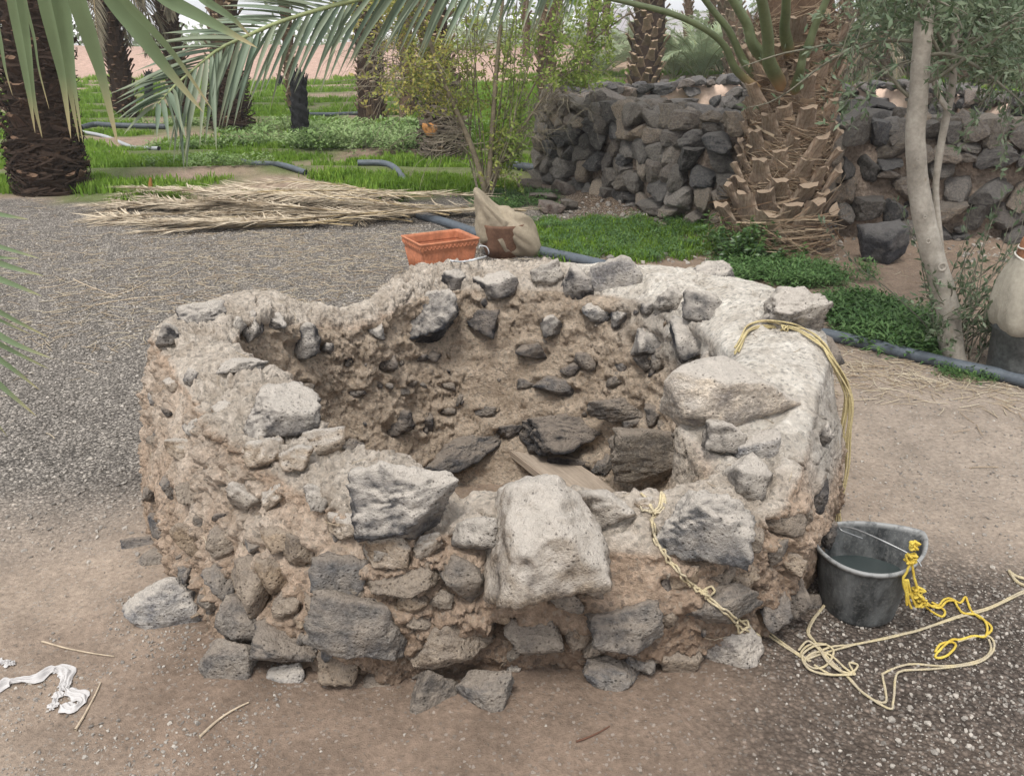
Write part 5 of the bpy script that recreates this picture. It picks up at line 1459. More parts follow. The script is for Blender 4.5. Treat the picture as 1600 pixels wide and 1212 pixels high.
# ---- frond builder
def leaflet(mb, b_, d_, n_, L__, W_, droop=.2, a0=0.0, tipv=.0, seg=5, fold=.45, curl=0.0):
    """folded blade from b_ along d_, face normal n_"""
    d_ = d_ / np.linalg.norm(d_); n_ = n_ - d_ * n_.dot(d_); n_ /= max(np.linalg.norm(n_), 1e-6); s_ = np.cross(d_, n_)
    P_ = []; vals = []
    for q in range(seg + 1):
        s = q / seg; w_ = W_ * (min(1, .35 + s * 3.0)) * (1 - s ** 2.2) + .0006
        c_ = b_ + d_ * L__ * s + np.array([0, 0, -1]) * droop * L__ * s * s + s_ * curl * L__ * s * s
        P_ += [c_ - s_ * w_ * .5 + n_ * w_ * fold * .5, c_, c_ + s_ * w_ * .5 + n_ * w_ * fold * .5]
        vals += [a0 + tipv * sstep(.75, 1.0, s)] * 3
    fs = []
    for q in range(seg):
        i = q * 3
        fs += [[i, i + 1, i + 4], [i, i + 4, i + 3], [i + 1, i + 2, i + 5], [i + 1, i + 5, i + 4]]
    mb.add(P_, fs, vals)
def frond_mesh(L__, nl, ll, lw, arch, seed, seg=3, ang=.75, droop=.25, dry=0.0, vee=.5):
    """palm leaf along +Y, rising then arching; returns leaflets MB and rachis MB"""
    r = np.random.default_rng(seed); lf, rc = MB(), MB()
    k = np.linspace(0, 1, 24); ph = arch[0] + (arch[1] - arch[0]) * k
    step = L__ / 23; pts = np.zeros((24, 3)); 
    for i in range(1, 24): pts[i] = pts[i - 1] + step * np.array([0, math.cos(ph[i]), math.sin(ph[i])])
    tube_mb(rc, pts, np.linspace(.022, .004, 24) * L__ / 3, 5)
    for i in range(nl):
        s = .16 + .84 * i / (nl - 1)
        c_ = np.array([np.interp(s, k, pts[:, q]) for q in range(3)]); a = np.interp(s, k, ph); T_ = np.array([0, math.cos(a), math.sin(a)]); U_ = np.array([0, -math.sin(a), math.cos(a)])
        for sd in (-1, 1):
            an = ang * (1.15 - .65 * s) * r.uniform(.85, 1.15)
            d_ = T_ * math.cos(an) + np.array([sd, 0, 0]) * math.sin(an) + U_ * (vee * .5 * math.sin(an) + r.normal(0, .12))
            l_ = ll * (math.sin(math.pi * min(1, .15 + s * .85)) ** .6 * .8 + .25) * r.uniform(.85, 1.1)
            leaflet(lf, c_, d_, U_ + np.array([0, 0, .2]), l_, lw, droop * r.uniform(.5, 1.5), r.uniform(0, .35) + dry, .3, seg)
    return lf, rc
LEAFG = mat_simple('palm_leaf', (.115, .165, .085), .55, .4, .2, 3, 0, attr=(.40, .34, .17), trans=.25)
LEAFN = mat_simple('near_palm_leaf', (.165, .235, .125), .5, .4, .10, 3, 0, attr=(.50, .42, .24), trans=.25)
LEAFB = mat_simple('grey_palm_leaf', (.125, .175, .12), .5, .4, .15, 3, 0, attr=(.42, .38, .22), trans=.2)
LEAFP = mat_simple('pale_palm_leaf', (.32, .40, .25), .6, .3, .2, 2, 0, attr=(.40, .37, .22), trans=.3)
DRYL = mat_simple('dead_palm_leaf', (.50, .425, .32), .85, .2, .25, 5, .002, .4, attr=(.26, .19, .13))
RACH = mat_simple('palm_rib', (.22, .25, .11), .5, .4, .2, 6, .001)
DRYR = mat_simple('dead_palm_rib', (.34, .26, .15), .8, .2, .25, 6, .001)
GREENP = mat_simple('green_leaf_stalk', (.12, .145, .07), .45, .45, .18, 5, .001, .3, attr=(.40, .25, .14))
def share_fronds(tag_, L__, nl, ll, lw, arch, n, seed, lm, rm, **k):
    out = []
    for i in range(n):
        lf, rc = frond_mesh(L__, nl, ll, lw, (arch[0] + .12 * i, arch[1] - .15 * i), seed + i, **k)
        a_, b_ = lf.mesh('leaflets', False), rc.mesh('rib'); a_.materials.append(lm); b_.materials.append(rm); out.append((a_, b_))
    return out
FR_CROWN = share_fronds('c', 3.2, 60, .42, .03, (1.0, -.5), 2, 60, LEAFG, RACH, seg=2)
FR_PALE = share_fronds('p', 2.6, 60, .40, .035, (1.35, .1), 3, 70, LEAFP, RACH, seg=2)
FR_DEAD = share_fronds('d', 1.9, 40, .35, .03, (-.4, -1.5), 2, 80, mat_simple('hanging_dead_leaf', (.16, .14, .10), .9, .1, .3, 4, 0), DRYR, seg=2)
def add_frond(root, pr, loc, az, sc, tilt=0.0, joined=False):
    e = bpy.data.objects.new('frond', None); e.parent = root
    e.matrix_local = Matrix.Translation(Vector(loc)) @ Matrix.Rotation(az, 4, 'Z') @ Matrix.Rotation(tilt, 4, 'X') @ Matrix.Diagonal((sc, sc, sc, 1))
    C.objects.link(e)
    for nm, me in (('leaflets', pr[0]), ('rib', pr[1])):
        o = bpy.data.objects.new(nm, me); o.parent = e; C.objects.link(o)
def crown(root, axis, base, H, n, prs, sc, seed, tilt=(-.3, .3)):
    r = np.random.default_rng(seed)
    for k in range(n):
        a = k * 2.39996; add_frond(root, prs[k % len(prs)], axis(H) - base + np.array([0, 0, -.3 * r.random()]), a, sc * r.uniform(.85, 1.15), r.uniform(*tilt))

# ---------------------------------------------------------------- the big stumpy palm
PB = P(1222, 402, 0); PB = np.array([PB[0], PB[1] + .28, 0.02])
ptop = PB + np.array([-.02, .05, 2.6])
bigp, axb, rab = palm('stumpy_palm', 'broad shaggy palm with tan cut leaf stubs standing right behind the well', PB, ptop, .285, .265, 2.6, 4, .12, BOOT, BARKM, 31, parts=True, bulge=.08)
for o in list(bigp.children):
    if o.name.startswith('leaf_base'): bpy.data.objects.remove(o)
bv = [boot_mesh(.118, .25, .072, 310 + k, flare=1.9) for k in range(6)]
for m_ in bv: m_.materials.append(BOOT)
nb = 96; r = np.random.default_rng(5)
for k in range(nb):
    z = .05 + 1.45 * (k + .5) / nb; a = k * 2.39996 + 1.0 + r.normal(0, .08)
    c_ = axb(z) - PB; big_ = math.exp(-z / .22)
    rr = rab(z) * 1.03 + .03 * math.exp(-z / .25)
    s_ = r.uniform(.85, 1.12) * (1 + .45 * big_)
    d_ = np.array([math.cos(a), math.sin(a), 0])
    Mx = Matrix.Translation(Vector(c_ + d_ * rr)) @ Matrix.Rotation(a - math.pi / 2, 4, 'Z') @ Matrix.Rotation(-(.24 + .22 * big_ + r.normal(0, .07)), 4, 'X') @ Matrix.Rotation(r.normal(0, .10), 4, 'Y') @ Matrix.Diagonal((s_ * (1 + .6 * big_), s_, s_ * r.uniform(.6, .98), 1))
    o = bpy.data.objects.new('leaf_base', bv[k % 6]); o.parent = bigp; o.matrix_local = Mx; C.objects.link(o)
fibres(bigp, axb, rab, PB, .03, 1.7, 6500, 9, rw=.0014, out=(.0, .055))
fibres(bigp, axb, rab, PB, .0, .32, 650, 10, rw=.0016, out=(.03, .20), ln=(.1, .3))
fibres(bigp, axb, rab, PB, .03, 1.8, 260, 12, rw=.009, out=(.0, .06), ln=(.06, .16))
# green stalks: photo pixels foot -> up, rooted in the trunk
STK = [([(1152, 112), (1132, 72), (1100, 45), (1050, 22), (985, 5), (900, -18), (800, -70)], -.10, .030), ([(1165, 100), (1140, 50), (1115, 18), (1090, -15), (1040, -80)], .10, .034),
       ([(1178, 72), (1168, 40), (1150, 8), (1130, -30), (1100, -110)], -.22, .045), ([(1202, 98), (1200, 60), (1194, 20), (1186, -20), (1170, -110)], -.30, .052),
       ([(1226, 48), (1228, 20), (1230, -20), (1240, -100)], -.26, .044), ([(1250, 112), (1254, 90), (1256, 76)], -.30, .040), ([(1262, 75), (1272, 45), (1285, 15), (1305, -30), (1350, -110)], -.18, .036),
       ([(1290, 96), (1312, 68), (1340, 38), (1372, 12), (1420, -20), (1500, -60)], -.02, .036)]
for k, (px_, dy, rr) in enumerate(STK):
    y0_ = PB[1] + dy
    y0_ -= (.14 if dy < -.15 else .05)
    pts = [D(x, y, y0_ - .04 * q - (.25 * q if k in (3, 4) else 0) * .3) for q, (x, y) in enumerate(px_)]
    foot = pts[0] + np.array([(PB[0] - pts[0][0]) * .55, (PB[1] - pts[0][1]) * .5, -.16])
    pth = catmull([foot] + pts, 50); n_ = len(pth)
    rad_ = rr * np.interp(np.linspace(0, 1, n_), [0, .12, .3, 1], [1.0, 1.0, .8, .55])
    v, f = tube(pth - PB, rad_, 12); 
    val = np.repeat(sstep(.16, .02, np.linspace(0, 1, n_)), 12); val = np.concatenate([val, [1, 0 if k != 5 else 1]])
    link('stalk', mesh_np('stalk', v, f, True, {'val': val}), GREENP, bigp)
for k in range(12):      # the crown above the frame
    a = k * 2.39996 + .5
    if -2.6 < (a % 6.283) - 3.14 - 0 and False: continue
    add_frond(bigp, FR_CROWN[k % 2], axb(2.4) - PB + np.array([0, 0, .4]), a, 1.15, .25)

# ---------------------------------------------------------------- palms of the grove
def gpalm(label, px, py, rpx, ptx, H, nb, bs, bm, cm, seed, parts=True, cr=5, dead=0, group='palm trunks of the grove', tilt=.42):
    b_ = P(px, py, 0); dep = depth(b_); r_ = rpx / F * dep
    y_ = b_[1]; t0 = D(ptx, 0, y_)      # where the axis leaves the frame
    sl = (t0 - np.array([b_[0], b_[1], 0])) / max(t0[2], .5)
    b_[2] = gz(b_[0], b_[1]); top = b_ + np.array([sl[0] * H, 0, H])
    root, ax, ra = palm('palm_tree', label, b_, top, r_ * .80, r_ * .72, H, nb, bs, bm, cm, seed, group, parts, tilt=tilt)
    crown(root, ax, b_, H, cr, FR_CROWN, 1.0, seed, (.1, .5))
    for k in range(dead):
        a = k * 2.39996 + seed; add_frond(root, FR_DEAD[k % 2], ax(H) - b_ + np.array([0, 0, -.1]), a, 1.0 + .1 * (k % 3), -.1)
    return root, ax, ra, b_
r1, a1, ra1, b1 = gpalm('thick dark rough palm trunk at the left edge, nearest of the left palms', 84, 298, 52, 42, 4.2, 260, .105, BOOTD, FIBD, 41)
fibres(r1, a1, ra1, b1, .0, 2.3, 1500, 42, FIBD, .005, (.0, .12)); fibres(r1, a1, ra1, b1, .0, .5, 500, 43, FIBD, .006, (.0, .10))
gpalm('slim dark palm trunk directly right of the thick left edge palm', 196, 184, 20, 164, 3.0, 240, .085, BOOTD, FIBD, 44, dead=9, tilt=.5)
gpalm('dark palm trunk behind the tip of the hanging green frond', 282, 180, 19, 262, 3.6, 230, .085, BOOTD, FIBD, 45, dead=8, tilt=.5)
r4, a4, ra4, b4 = gpalm('crooked brown palm trunk with a swollen foot, left of the black stump', 358, 205, 25, 352, 4.0, 150, .10, BOOTM, FIBD, 46)
fibres(r4, a4, ra4, b4, .0, .9, 700, 47, FIBD, .006, (.0, .16))
gpalm('thin leaning pale brown palm trunk just left of the black stump', 462, 170, 10, 440, 4.5, 200, .075, BOOTM, BARKM, 48, parts=False)
gpalm('palm trunk hidden behind the yellowish shrub branches, right of the black stump', 585, 188, 25, 566, 4.5, 190, .10, BOOTM, FIBD, 49)
gpalm('narrow brown palm trunk seen between the shrub branches', 636, 190, 14, 630, 4.5, 170, .08, BOOTM, BARKM, 50, parts=False)
r9, a9, ra9, b9 = gpalm('grey brown palm trunk directly behind the shrub stems with an orange scar', 688, 252, 29, 678, 4.2, 170, .10, BOOTM, FIBD, 51)
fibres(r9, a9, ra9, b9, .0, 1.1, 900, 52, mat_simple('grey_fibre', (.17, .14, .11), .9, .1, .3, 10, .003), .005, (.0, .14))
c_ = D(672, 203, b9[1] - ra9(.5) - .06)
v, f = rock(901, 3, rough=.04); link('scar', mesh_np('scar', v * (.2, .08, .17), f), mat_simple('fresh_cut_wood', (.42, .20, .07), .8, .2, .3), r9, c_ - b9)
gpalm('straight palm trunk left of the leaning charred stump', 858, 205, 17, 856, 4.5, 190, .085, BOOTM, BARKM, 53)
gpalm('slender pale trunk just behind the leaning charred stump', 914, 152, 9, 928, 4.5, 160, .075, BOOTM, BARKM, 54, parts=False)
gpalm('stout brown palm trunk rising behind the left half of the stone enclosure', 1006, 158, 29, 1014, 4.6, 200, .15, BOOTM, FIBD, 55)
gpalm('tan palm trunk half hidden behind the left side of the stumpy palm', 1152, 150, 20, 1138, 4.6, 190, .13, BOOT, BARKM, 56)
gpalm('orange tan palm trunk standing beyond the enclosure, right of the stumpy palm', 1324, 142, 11, 1326, 5, 200, .10, BOOT, BARKM, 57, parts=False)
gpalm('short slim tan trunk right of the orange tan one beyond the enclosure', 1350, 138, 6, 1345, 2.0, 110, .08, BOOT, BARKM, 58, parts=False, cr=10)
gpalm('squat shaggy trunk beyond the enclosure, just left of the olive trunk', 1385, 142, 12, 1383, 1.5, 110, .10, BOOT, BARKM, 59, parts=False, cr=12, dead=6)
gpalm('leaning pale trunk seen beyond the enclosure right of the olive stems', 1502, 134, 9, 1540, 2.2, 90, .10, BOOT, BARKM, 60, parts=False, cr=11, dead=5)
for k, (px, py, lab_) in enumerate(((820, 118, 'left of the straight trunk by the leaning charred stump'), (872, 112, 'just right of the straight trunk by the charred stump'), (945, 112, 'between the slender pale trunk and the stout brown one'), (1255, 118, 'behind the right side of the stumpy palm'), (1070, 126, 'a little right of the stout brown trunk'), (1110, 124, 'left of the tan trunk beside the stumpy palm'))):
    gpalm('distant thin palm trunk ' + lab_, px, py, 7, px + 4, 4.5, 90, .11, BOOTM, BARKM, 70 + k, parts=False, cr=10, dead=5, group='distant palms at the back of the grove')
# burnt stumps
def stump(label, px, py, rpx, pxt, pyt, seed):
    b_ = P(px, py, 0); dep = depth(b_); r_ = rpx / F * dep; t_ = D(pxt, pyt, b_[1]); b_[2] = gz(b_[0], b_[1])
    H = t_[2]; zs = np.linspace(-.1, 1, 46)
    pts = [(t_ - b_) * s for s in zs]; v, f = tube(pts, r_ * np.interp(zs, [-.1, 0, .85, 1], [1.1, 1.08, .95, .62]), 26)
    q = fbm((v + b_) * (7, 7, 10), 4, .6) + .5 * np.sin(v[:, 2] * 42 + 3 * np.arctan2(v[:, 1], v[:, 0])); ce = np.array([(t_ - b_) * (z / H) for z in v[:, 2]])
    v = v + (v - ce) * (1, 1, 0) * (.14 * q)[:, None]
    root = empty('burnt_stump', b_); tag(root, label, 'stump')
    link('trunk', mesh_np('stump', v, q2t(f)), BURNT, root)
    mb = MB(); r = np.random.default_rng(seed)
    for k in range(60):
        z = H * r.uniform(.05, 1.0); a = r.uniform(0, 6.28); c_ = (t_ - b_) * z / H + r_ * .9 * np.array([math.cos(a), math.sin(a), 0])
        d_ = np.array([math.cos(a) * .35, math.sin(a) * .35, 1]); tube_mb(mb, [c_, c_ + d_ * r.uniform(.06, .14) * r_ / .13], [.018 * r_ / .13, .006], 4)
    o = link('charred_scales', mb.mesh('charred_scales', False), BURNT, root); o['kind'] = 'stuff'
stump('upright black burnt palm stump in the grass, left of the yellowish shrub', 470, 217, 12.5, 466, 113, 1)
stump('leaning black charred stump just behind the left end of the stone wall', 890, 172, 9, 904, 110, 2)
stump('small grey burnt stump beyond the hanging frond at the left', 233, 160, 6, 232, 112, 3)
stump('tiny dark stump far away left of the thin leaning palm', 438, 140, 4, 437, 118, 4)
# young palms with pale fronds far behind the enclosure
for k, (px, py, sc, n_) in enumerate(((936, 128, 1.0, 16), (968, 120, .9, 12), (1052, 132, 1.15, 18), (1096, 134, 1.25, 20), (1060, 120, .9, 14), (1130, 128, 1.2, 16), (1290, 128, 1.4, 16), (1350, 124, 1.5, 16), (1430, 126, 1.5, 16), (1470, 130, 1.2, 16), (1540, 130, 1.4, 18), (1590, 136, 1.3, 18), (820, 112, .9, 12), (760, 110, .8, 10), (1230, 120, 1.3, 14), (700, 104, 1.1, 12), (735, 100, 1.3, 12), (790, 102, 1.2, 12), (850, 104, 1.3, 14), (895, 102, 1.2, 14), (985, 106, 1.3, 14), (1180, 110, 1.4, 14), (560, 98, 1.0, 10), (610, 100, 1.0, 10))):
    b_ = P(px, py, 0); e = empty('young_palm', b_); tag(e, 'far pale green young palm with upright fronds beyond the enclosure', 'palm tree', 'young palms beyond the enclosure')
    rr_ = np.random.default_rng(900 + k)
    for q in range(n_): add_frond(e, FR_PALE[q % 3], (0, 0, 0), q * 2.39996 + k, sc * rr_.uniform(.7, 1.1), rr_.uniform(-.45, .15))

# ---------------------------------------------------------------- hanging fronds near the camera
def screen_frond(name, label, rach, side_n, ll_px, ang0, lm, yd, lw, seed, dz=0.0, rr=.009):
    r = np.random.default_rng(seed)
    pts = catmull([D(x, y, yy_) for (x, y), yy_ in zip(rach, yd)], 160)
    root = empty(name, pts[0]); tag(root, label, 'palm frond')
    v, f = tube(pts - pts[0], np.linspace(rr * .35, rr * 1.6, 160), 8); link('rib', mesh_np('rib', v, f), RACH, root)
    S = np.concatenate([[0], np.cumsum(np.linalg.norm(np.diff(pts, axis=0), axis=1))]); Lt = S[-1]
    for k in range(side_n):
        s = Lt * (k / side_n) ** 1.0; i = min(158, np.searchsorted(S, s)); T_ = pts[max(i - 3, 0)] - pts[min(i + 3, 159)]; T_ /= np.linalg.norm(T_)
        up = np.cross(T_, VF); up /= np.linalg.norm(up)
        if up[2] < 0: up = -up
        for sd in (-1, 1):
            mb = MB(); frac = s / Lt
            an = (ang0[0] if sd > 0 else ang0[1]) * (1 + .25 * frac) * r.uniform(.85, 1.15)
            d_ = T_ * math.cos(an) + sd * up * math.sin(an) + VF * r.normal(.0, .16) 
            L__ = ll_px * (0.55 + .45 * sstep(0, .12, frac)) * r.uniform(.85, 1.1)
            nn_ = -VF + up * .9 * sd + r.normal(0, .35, 3)
            leaflet(mb, pts[i] - pts[0], d_, nn_, L__, lw * r.uniform(.8, 1.2), .10 + (.16 if sd < 0 else .02), r.uniform(0, .22), .35, 7, .7)
            link('leaflet', mb.mesh('leaflet', True), lm, root)
rA = [(247, 163), (262, 146), (278, 130), (320, 94), (346, 75), (387, 56), (434, 36), (500, 15), (565, -2), (680, -30), (800, -62), (950, -110)]
screen_frond('hanging_frond', 'long arching grey green palm frond hanging into the picture at the upper left', rA, 76, .34, (.50, .62), LEAFB, np.linspace(3.75, 4.5, len(rA)), .026, 3)
def manual_frond(name, label, rach, yr, leaves, lm, rr=.012):
    """leaves: (list of pixels from base to tip, distance, width in px)"""
    pts = catmull([D(x, y, yr) for x, y in rach], 60); root = empty(name, pts[0]); tag(root, label, 'palm frond')
    v, f = tube(pts - pts[0], rr, 8); link('rib', mesh_np('rib', v, f), RACH, root)
    for k, (px_, yd, wp, sc_) in enumerate(leaves):
        c_ = catmull([D(x, y, yd + .03 * q) for q, (x, y) in enumerate(px_)], 18)
        near = pts[np.argmin(((pts - c_[0]) ** 2).sum(1))]
        c_ = np.concatenate([[near], c_]) ; n_ = len(c_); W_ = wp / F * depth(c_[5])
        T_ = np.gradient(c_, axis=0); T_ /= np.linalg.norm(T_, axis=1)[:, None]
        S_ = np.cross(T_, -VF + VR * .3 * math.sin(k * 2.1)); S_ /= np.linalg.norm(S_, axis=1)[:, None]; Nn_ = np.cross(S_, T_)
        s = np.linspace(0, 1, n_); ww = W_ * np.clip(.3 + s * 4, 0, 1) * (1 - s ** 2.6) + .0005
        V = np.stack([c_ - S_ * ww[:, None] * .5 + Nn_ * ww[:, None] * .22, c_, c_ + S_ * ww[:, None] * .5 + Nn_ * ww[:, None] * .22], 1).reshape(-1, 3) - pts[0]
        i = np.arange(n_ - 1) * 3; Fq = np.concatenate([np.stack([i, i + 1, i + 4, i + 3], 1), np.stack([i + 1, i + 2, i + 5, i + 4], 1)])
        val = np.repeat(.05 + sc_ * sstep(.70, .97, s), 3)
        link('leaflet', mesh_np('leaflet', V, Fq, True, {'val': val}), lm, root)
LB = [([(12, -60), (20, 0), (35, 80), (47, 150), (55, 208)], 1.62, 17, .9), ([(30, -60), (34, 0), (44, 80), (52, 150), (66, 216)], 1.70, 15, .8), ([(34, -70), (41, 0), (55, 60), (62, 110), (77, 171)], 1.55, 9, .9),
      ([(62, -70), (72, 0), (88, 70), (100, 130), (111, 217)], 1.60, 24, .9), ([(78, -70), (88, 0), (99, 70), (108, 130), (124, 222)], 1.66, 18, .8), ([(98, -70), (107, 0), (113, 70), (118, 135), (130, 224)], 1.72, 20, .7),
      ([(112, -70), (124, 0), (145, 66), (162, 125), (185, 230)], 1.58, 32, .8), ([(150, -60), (178, 0), (222, 58), (262, 110), (318, 176)], 1.52, 30, .7), ([(165, -60), (196, 0), (240, 48), (280, 95), (332, 172)], 1.50, 16, .8),
      ([(220, -40), (262, 0), (310, 26), (352, 48), (402, 75)], 1.68, 24, .9), ([(280, -40), (318, 0), (345, 18), (368, 34), (392, 58)], 1.75, 15, .9), ([(-30, -60), (-12, 0), (2, 60), (10, 110), (20, 150)], 1.7, 14, .9)]
manual_frond('near_frond', 'broad pale green palm leaflets hanging close to the lens at the upper left corner', [(-140, -90), (0, -75), (120, -70), (260, -60), (420, -52)], 1.62, LB, LEAFN)
LC = [([(-90, 322), (-30, 330), (10, 337), (45, 343)], 2.6, 9, .6), ([(-90, 368), (-30, 378), (15, 390), (62, 404)], 2.6, 9, .5), ([(-90, 385), (-30, 395), (0, 402), (30, 404)], 2.75, 8, .5), ([(-100, 388), (-30, 402), (20, 418), (68, 431)], 2.55, 12, .5),
      ([(-100, 408), (-30, 426), (20, 444), (66, 463)], 2.6, 12, .5), ([(-110, 430), (-40, 464), (20, 498), (76, 527)], 2.5, 11, .8), ([(-110, 445), (-40, 480), (0, 500), (48, 522)], 2.65, 8, .8), ([(-110, 462), (-40, 500), (20, 535), (81, 560)], 2.5, 13, .5),
      ([(-110, 478), (-40, 515), (15, 545), (76, 576)], 2.55, 12, .5), ([(-110, 490), (-40, 535), (15, 572), (62, 609)], 2.5, 12, .7), ([(-110, 500), (-50, 555), (5, 605), (57, 650)], 2.45, 13, .7), ([(-110, 540), (-60, 595), (-20, 640), (12, 682)], 2.4, 12, .5)]
manual_frond('near_frond', 'tips of a green palm frond reaching in from the left edge over the gravel', [(-70, 250), (-90, 330), (-110, 430), (-125, 520), (-130, 600)], 2.6, LC, LEAFN)

# ---------------------------------------------------------------- heap of dry fronds
DF = []
for k in range(5):
    r = np.random.default_rng(200 + k); lf, rc = MB(), MB()
    n_ = 30; pts = np.zeros((n_, 3)); L__ = 2.6
    for i in range(1, n_): pts[i] = pts[i - 1] + L__ / n_ * np.array([1, .45 * math.sin(i * .12 + k), -.012 * (i - 14) * .5])
    tube_mb(rc, pts, np.linspace(.02, .004, n_), 5)
    for i in range(85):
        s = .12 + .88 * i / 84; c_ = np.array([np.interp(s, np.linspace(0, 1, n_), pts[:, q]) for q in range(3)])
        for sd in (-1, 1):
            an = r.uniform(.12, .75); d_ = np.array([math.cos(an), sd * math.sin(an), r.normal(-.02, .10)])
            leaflet(lf, c_, d_, np.array([r.normal(0, .4), r.normal(0, .4), 1]), r.uniform(.3, .48), .021, .04, r.uniform(0, 1) ** 3, 0, 3, .5, r.normal(0, .12))
    a_, b_ = lf.mesh('leaflets', False), rc.mesh('rib'); a_.materials.append(DRYL); b_.materials.append(DRYR); DF.append((a_, b_))
r = np.random.default_rng(77)
HEAP = []
for k in range(40):
    t_ = k / 41
    cx = 300 + 275 * r.uniform(); cy = 312 + 38 * r.uniform() 
    HEAP.append((cx, cy, .0 + .05 * math.exp(-((cx - 470) / 200) ** 2) * r.uniform(), math.pi + r.normal(.05, .38)))
HEAP += [(280 + 70 * k, 322 + 9 * (k * 5 % 4), .0, math.pi + .22 * math.sin(k * 2.3)) for k in range(4)]
HEAP += [(640, 338, .04, math.pi - .2), (655, 330, .05, math.pi - .35), (330, 352, .02, math.pi + .1), (640, 352, .05, .3), (560, 330, .2, .2)]
for k, (cx, cy, z_, az) in enumerate(HEAP):
    b_ = P(cx, cy, 0); e = empty('dry_frond', (b_[0], b_[1], gz(b_[0], b_[1]) + z_ + .02), az)
    e.rotation_euler = (r.normal(0, .10), r.normal(0, .03), az); s_ = r.uniform(.55, .92); e.scale = (s_, s_, s_ * .45)
    e.location = Vector(e.location) - Vector((math.cos(az), math.sin(az), 0)) * 1.2 * s_
    tag(e, 'dead straw coloured palm frond lying in the flat heap left of the planter', 'palm frond', 'dead fronds heaped on the gravel')
    for nm, me in (('leaflets', DF[k % 5][0]), ('rib', DF[k % 5][1])):
        o = bpy.data.objects.new(nm, me); o.parent = e; C.objects.link(o)
b_ = P(236, 300); v, f = tube([(0, 0, 0), (.005, 0, .08), (.02, 0, .15)], [.02, .022, .012], 7)
o = link('frond_stub', mesh_np('frond_stub', v, f), mat_simple('orange_stub', (.33, .16, .05)), None, (b_[0], b_[1], 0)); tag(o, 'small orange brown stub upright in the grass behind the dry fronds', 'stub')

# ---------------------------------------------------------------- shrubs and the olive
def leaf_cloud(mb, pts, dirs, L__, W_, r, vals=None, nsc=1.0):
    for k in range(len(pts)):
        d_ = dirs[k] / max(np.linalg.norm(dirs[k]), 1e-6); nn_ = r.normal(0, 1, 3) + np.array([0, 0, .8]); s_ = np.cross(d_, nn_); s_ /= max(np.linalg.norm(s_), 1e-6); l_ = L__ * r.uniform(.6, 1.25); w_ = W_ * r.uniform(.7, 1.2)
        c_ = pts[k]; up = np.cross(s_, d_)
        mb.add([c_, c_ + d_ * l_ * .5 + s_ * w_ * .5, c_ + d_ * l_ * .5 - s_ * w_ * .5, c_ + d_ * l_ - up * l_ * .1], [[0, 1, 2], [1, 3, 2]], vals[k] if vals is not None else r.uniform())
def branch(mb, p0, d0, L__, r0, r, n=9, grav=-.15, wig=.22, r1=.25):
    pts = [np.array(p0, float)]; d_ = np.array(d0, float); d_ /= np.linalg.norm(d_)
    for k in range(n):
        d_ = d_ + r.normal(0, wig, 3) * (.6) + np.array([0, 0, grav]) * (k / n); d_ /= np.linalg.norm(d_)
        pts.append(pts[-1] + d_ * L__ / n)
    pts = catmull(pts, n * 2); tube_mb(mb, pts, np.linspace(r0, r0 * r1, len(pts)), 5 if r0 > .008 else 4)
    return pts
STEM = mat_simple('shrub_bark', (.20, .165, .115), .85, .2, .3, 10, .003)
THIN = mat_simple('thin_twigs', (.22, .19, .14), .85, .2, .3, 10, .001)
YLEAF = mat_simple('yellowing_leaf', (.20, .26, .06), .6, .3, .25, 2, 0, attr=(.62, .52, .16), trans=.4)
GLEAF = mat_simple('fresh_leaf', (.16, .26, .05), .6, .3, .25, 2, 0, attr=(.38, .44, .12), trans=.4)
TB = P(764, 318, 0); TB[1] += .15; TB[2] = 0
tree = empty('leafy_shrub', TB); tag(tree, 'thin many stemmed shrub with sparse yellow and green leaves, rising behind the sacking wrapped pot', 'shrub')
r = np.random.default_rng(15)
ty = TB[1]
mains = [([(762, 315), (756, 290), (740, 238), (711, 169), (690, 120), (670, 60), (650, 0), (640, -60)], .034, -.2), ([(764, 315), (764, 290), (768, 224), (775, 119), (783, 30), (790, -60)], .036, .1),
         ([(766, 312), (772, 285), (790, 240), (830, 180), (880, 110), (930, 60), (985, 20)], .018, -.3), ([(760, 312), (750, 270), (735, 220), (740, 140), (745, 60), (750, -40)], .014, .3),
         ([(768, 312), (775, 260), (800, 200), (850, 100), (870, 20), (880, -50)], .014, .5)]
mbS = MB(); ends = []
for (px_, r0, dy) in mains:
    pts = catmull([D(x, y, ty + dy * q / len(px_)) for q, (x, y) in enumerate(px_)], 50); pts[0, 2] = -.02
    v, f = tube(pts - TB, np.linspace(r0, r0 * .35, 50), 8); link('stem', mesh_np('stem', v, q2t(f)), STEM, tree); ends.append(pts)
mbT = MB(); lp, ld, lv = [], [], []; gp2, gd2 = [], []
for k in range(16):      # bundle of thin straight shoots
    x0 = 755 + r.uniform(-8, 14); x1 = 700 + 150 * r.uniform(); pts = catmull([D(x0, 310, ty + r.normal(0, .05)), D((x0 + x1) / 2 + r.normal(0, 8), 200, ty + r.normal(0, .2)), D(x1, 60 * r.uniform() - 30, ty + r.normal(0, .5))], 20)
    tube_mb(mbT, pts - TB, np.linspace(.007, .003, 20), 4)
    for q in range(46):
        i = r.integers(6, 19); gp2.append(pts[i] - TB + r.normal(0, .03, 3)); gd2.append(r.normal(0, 1, 3))
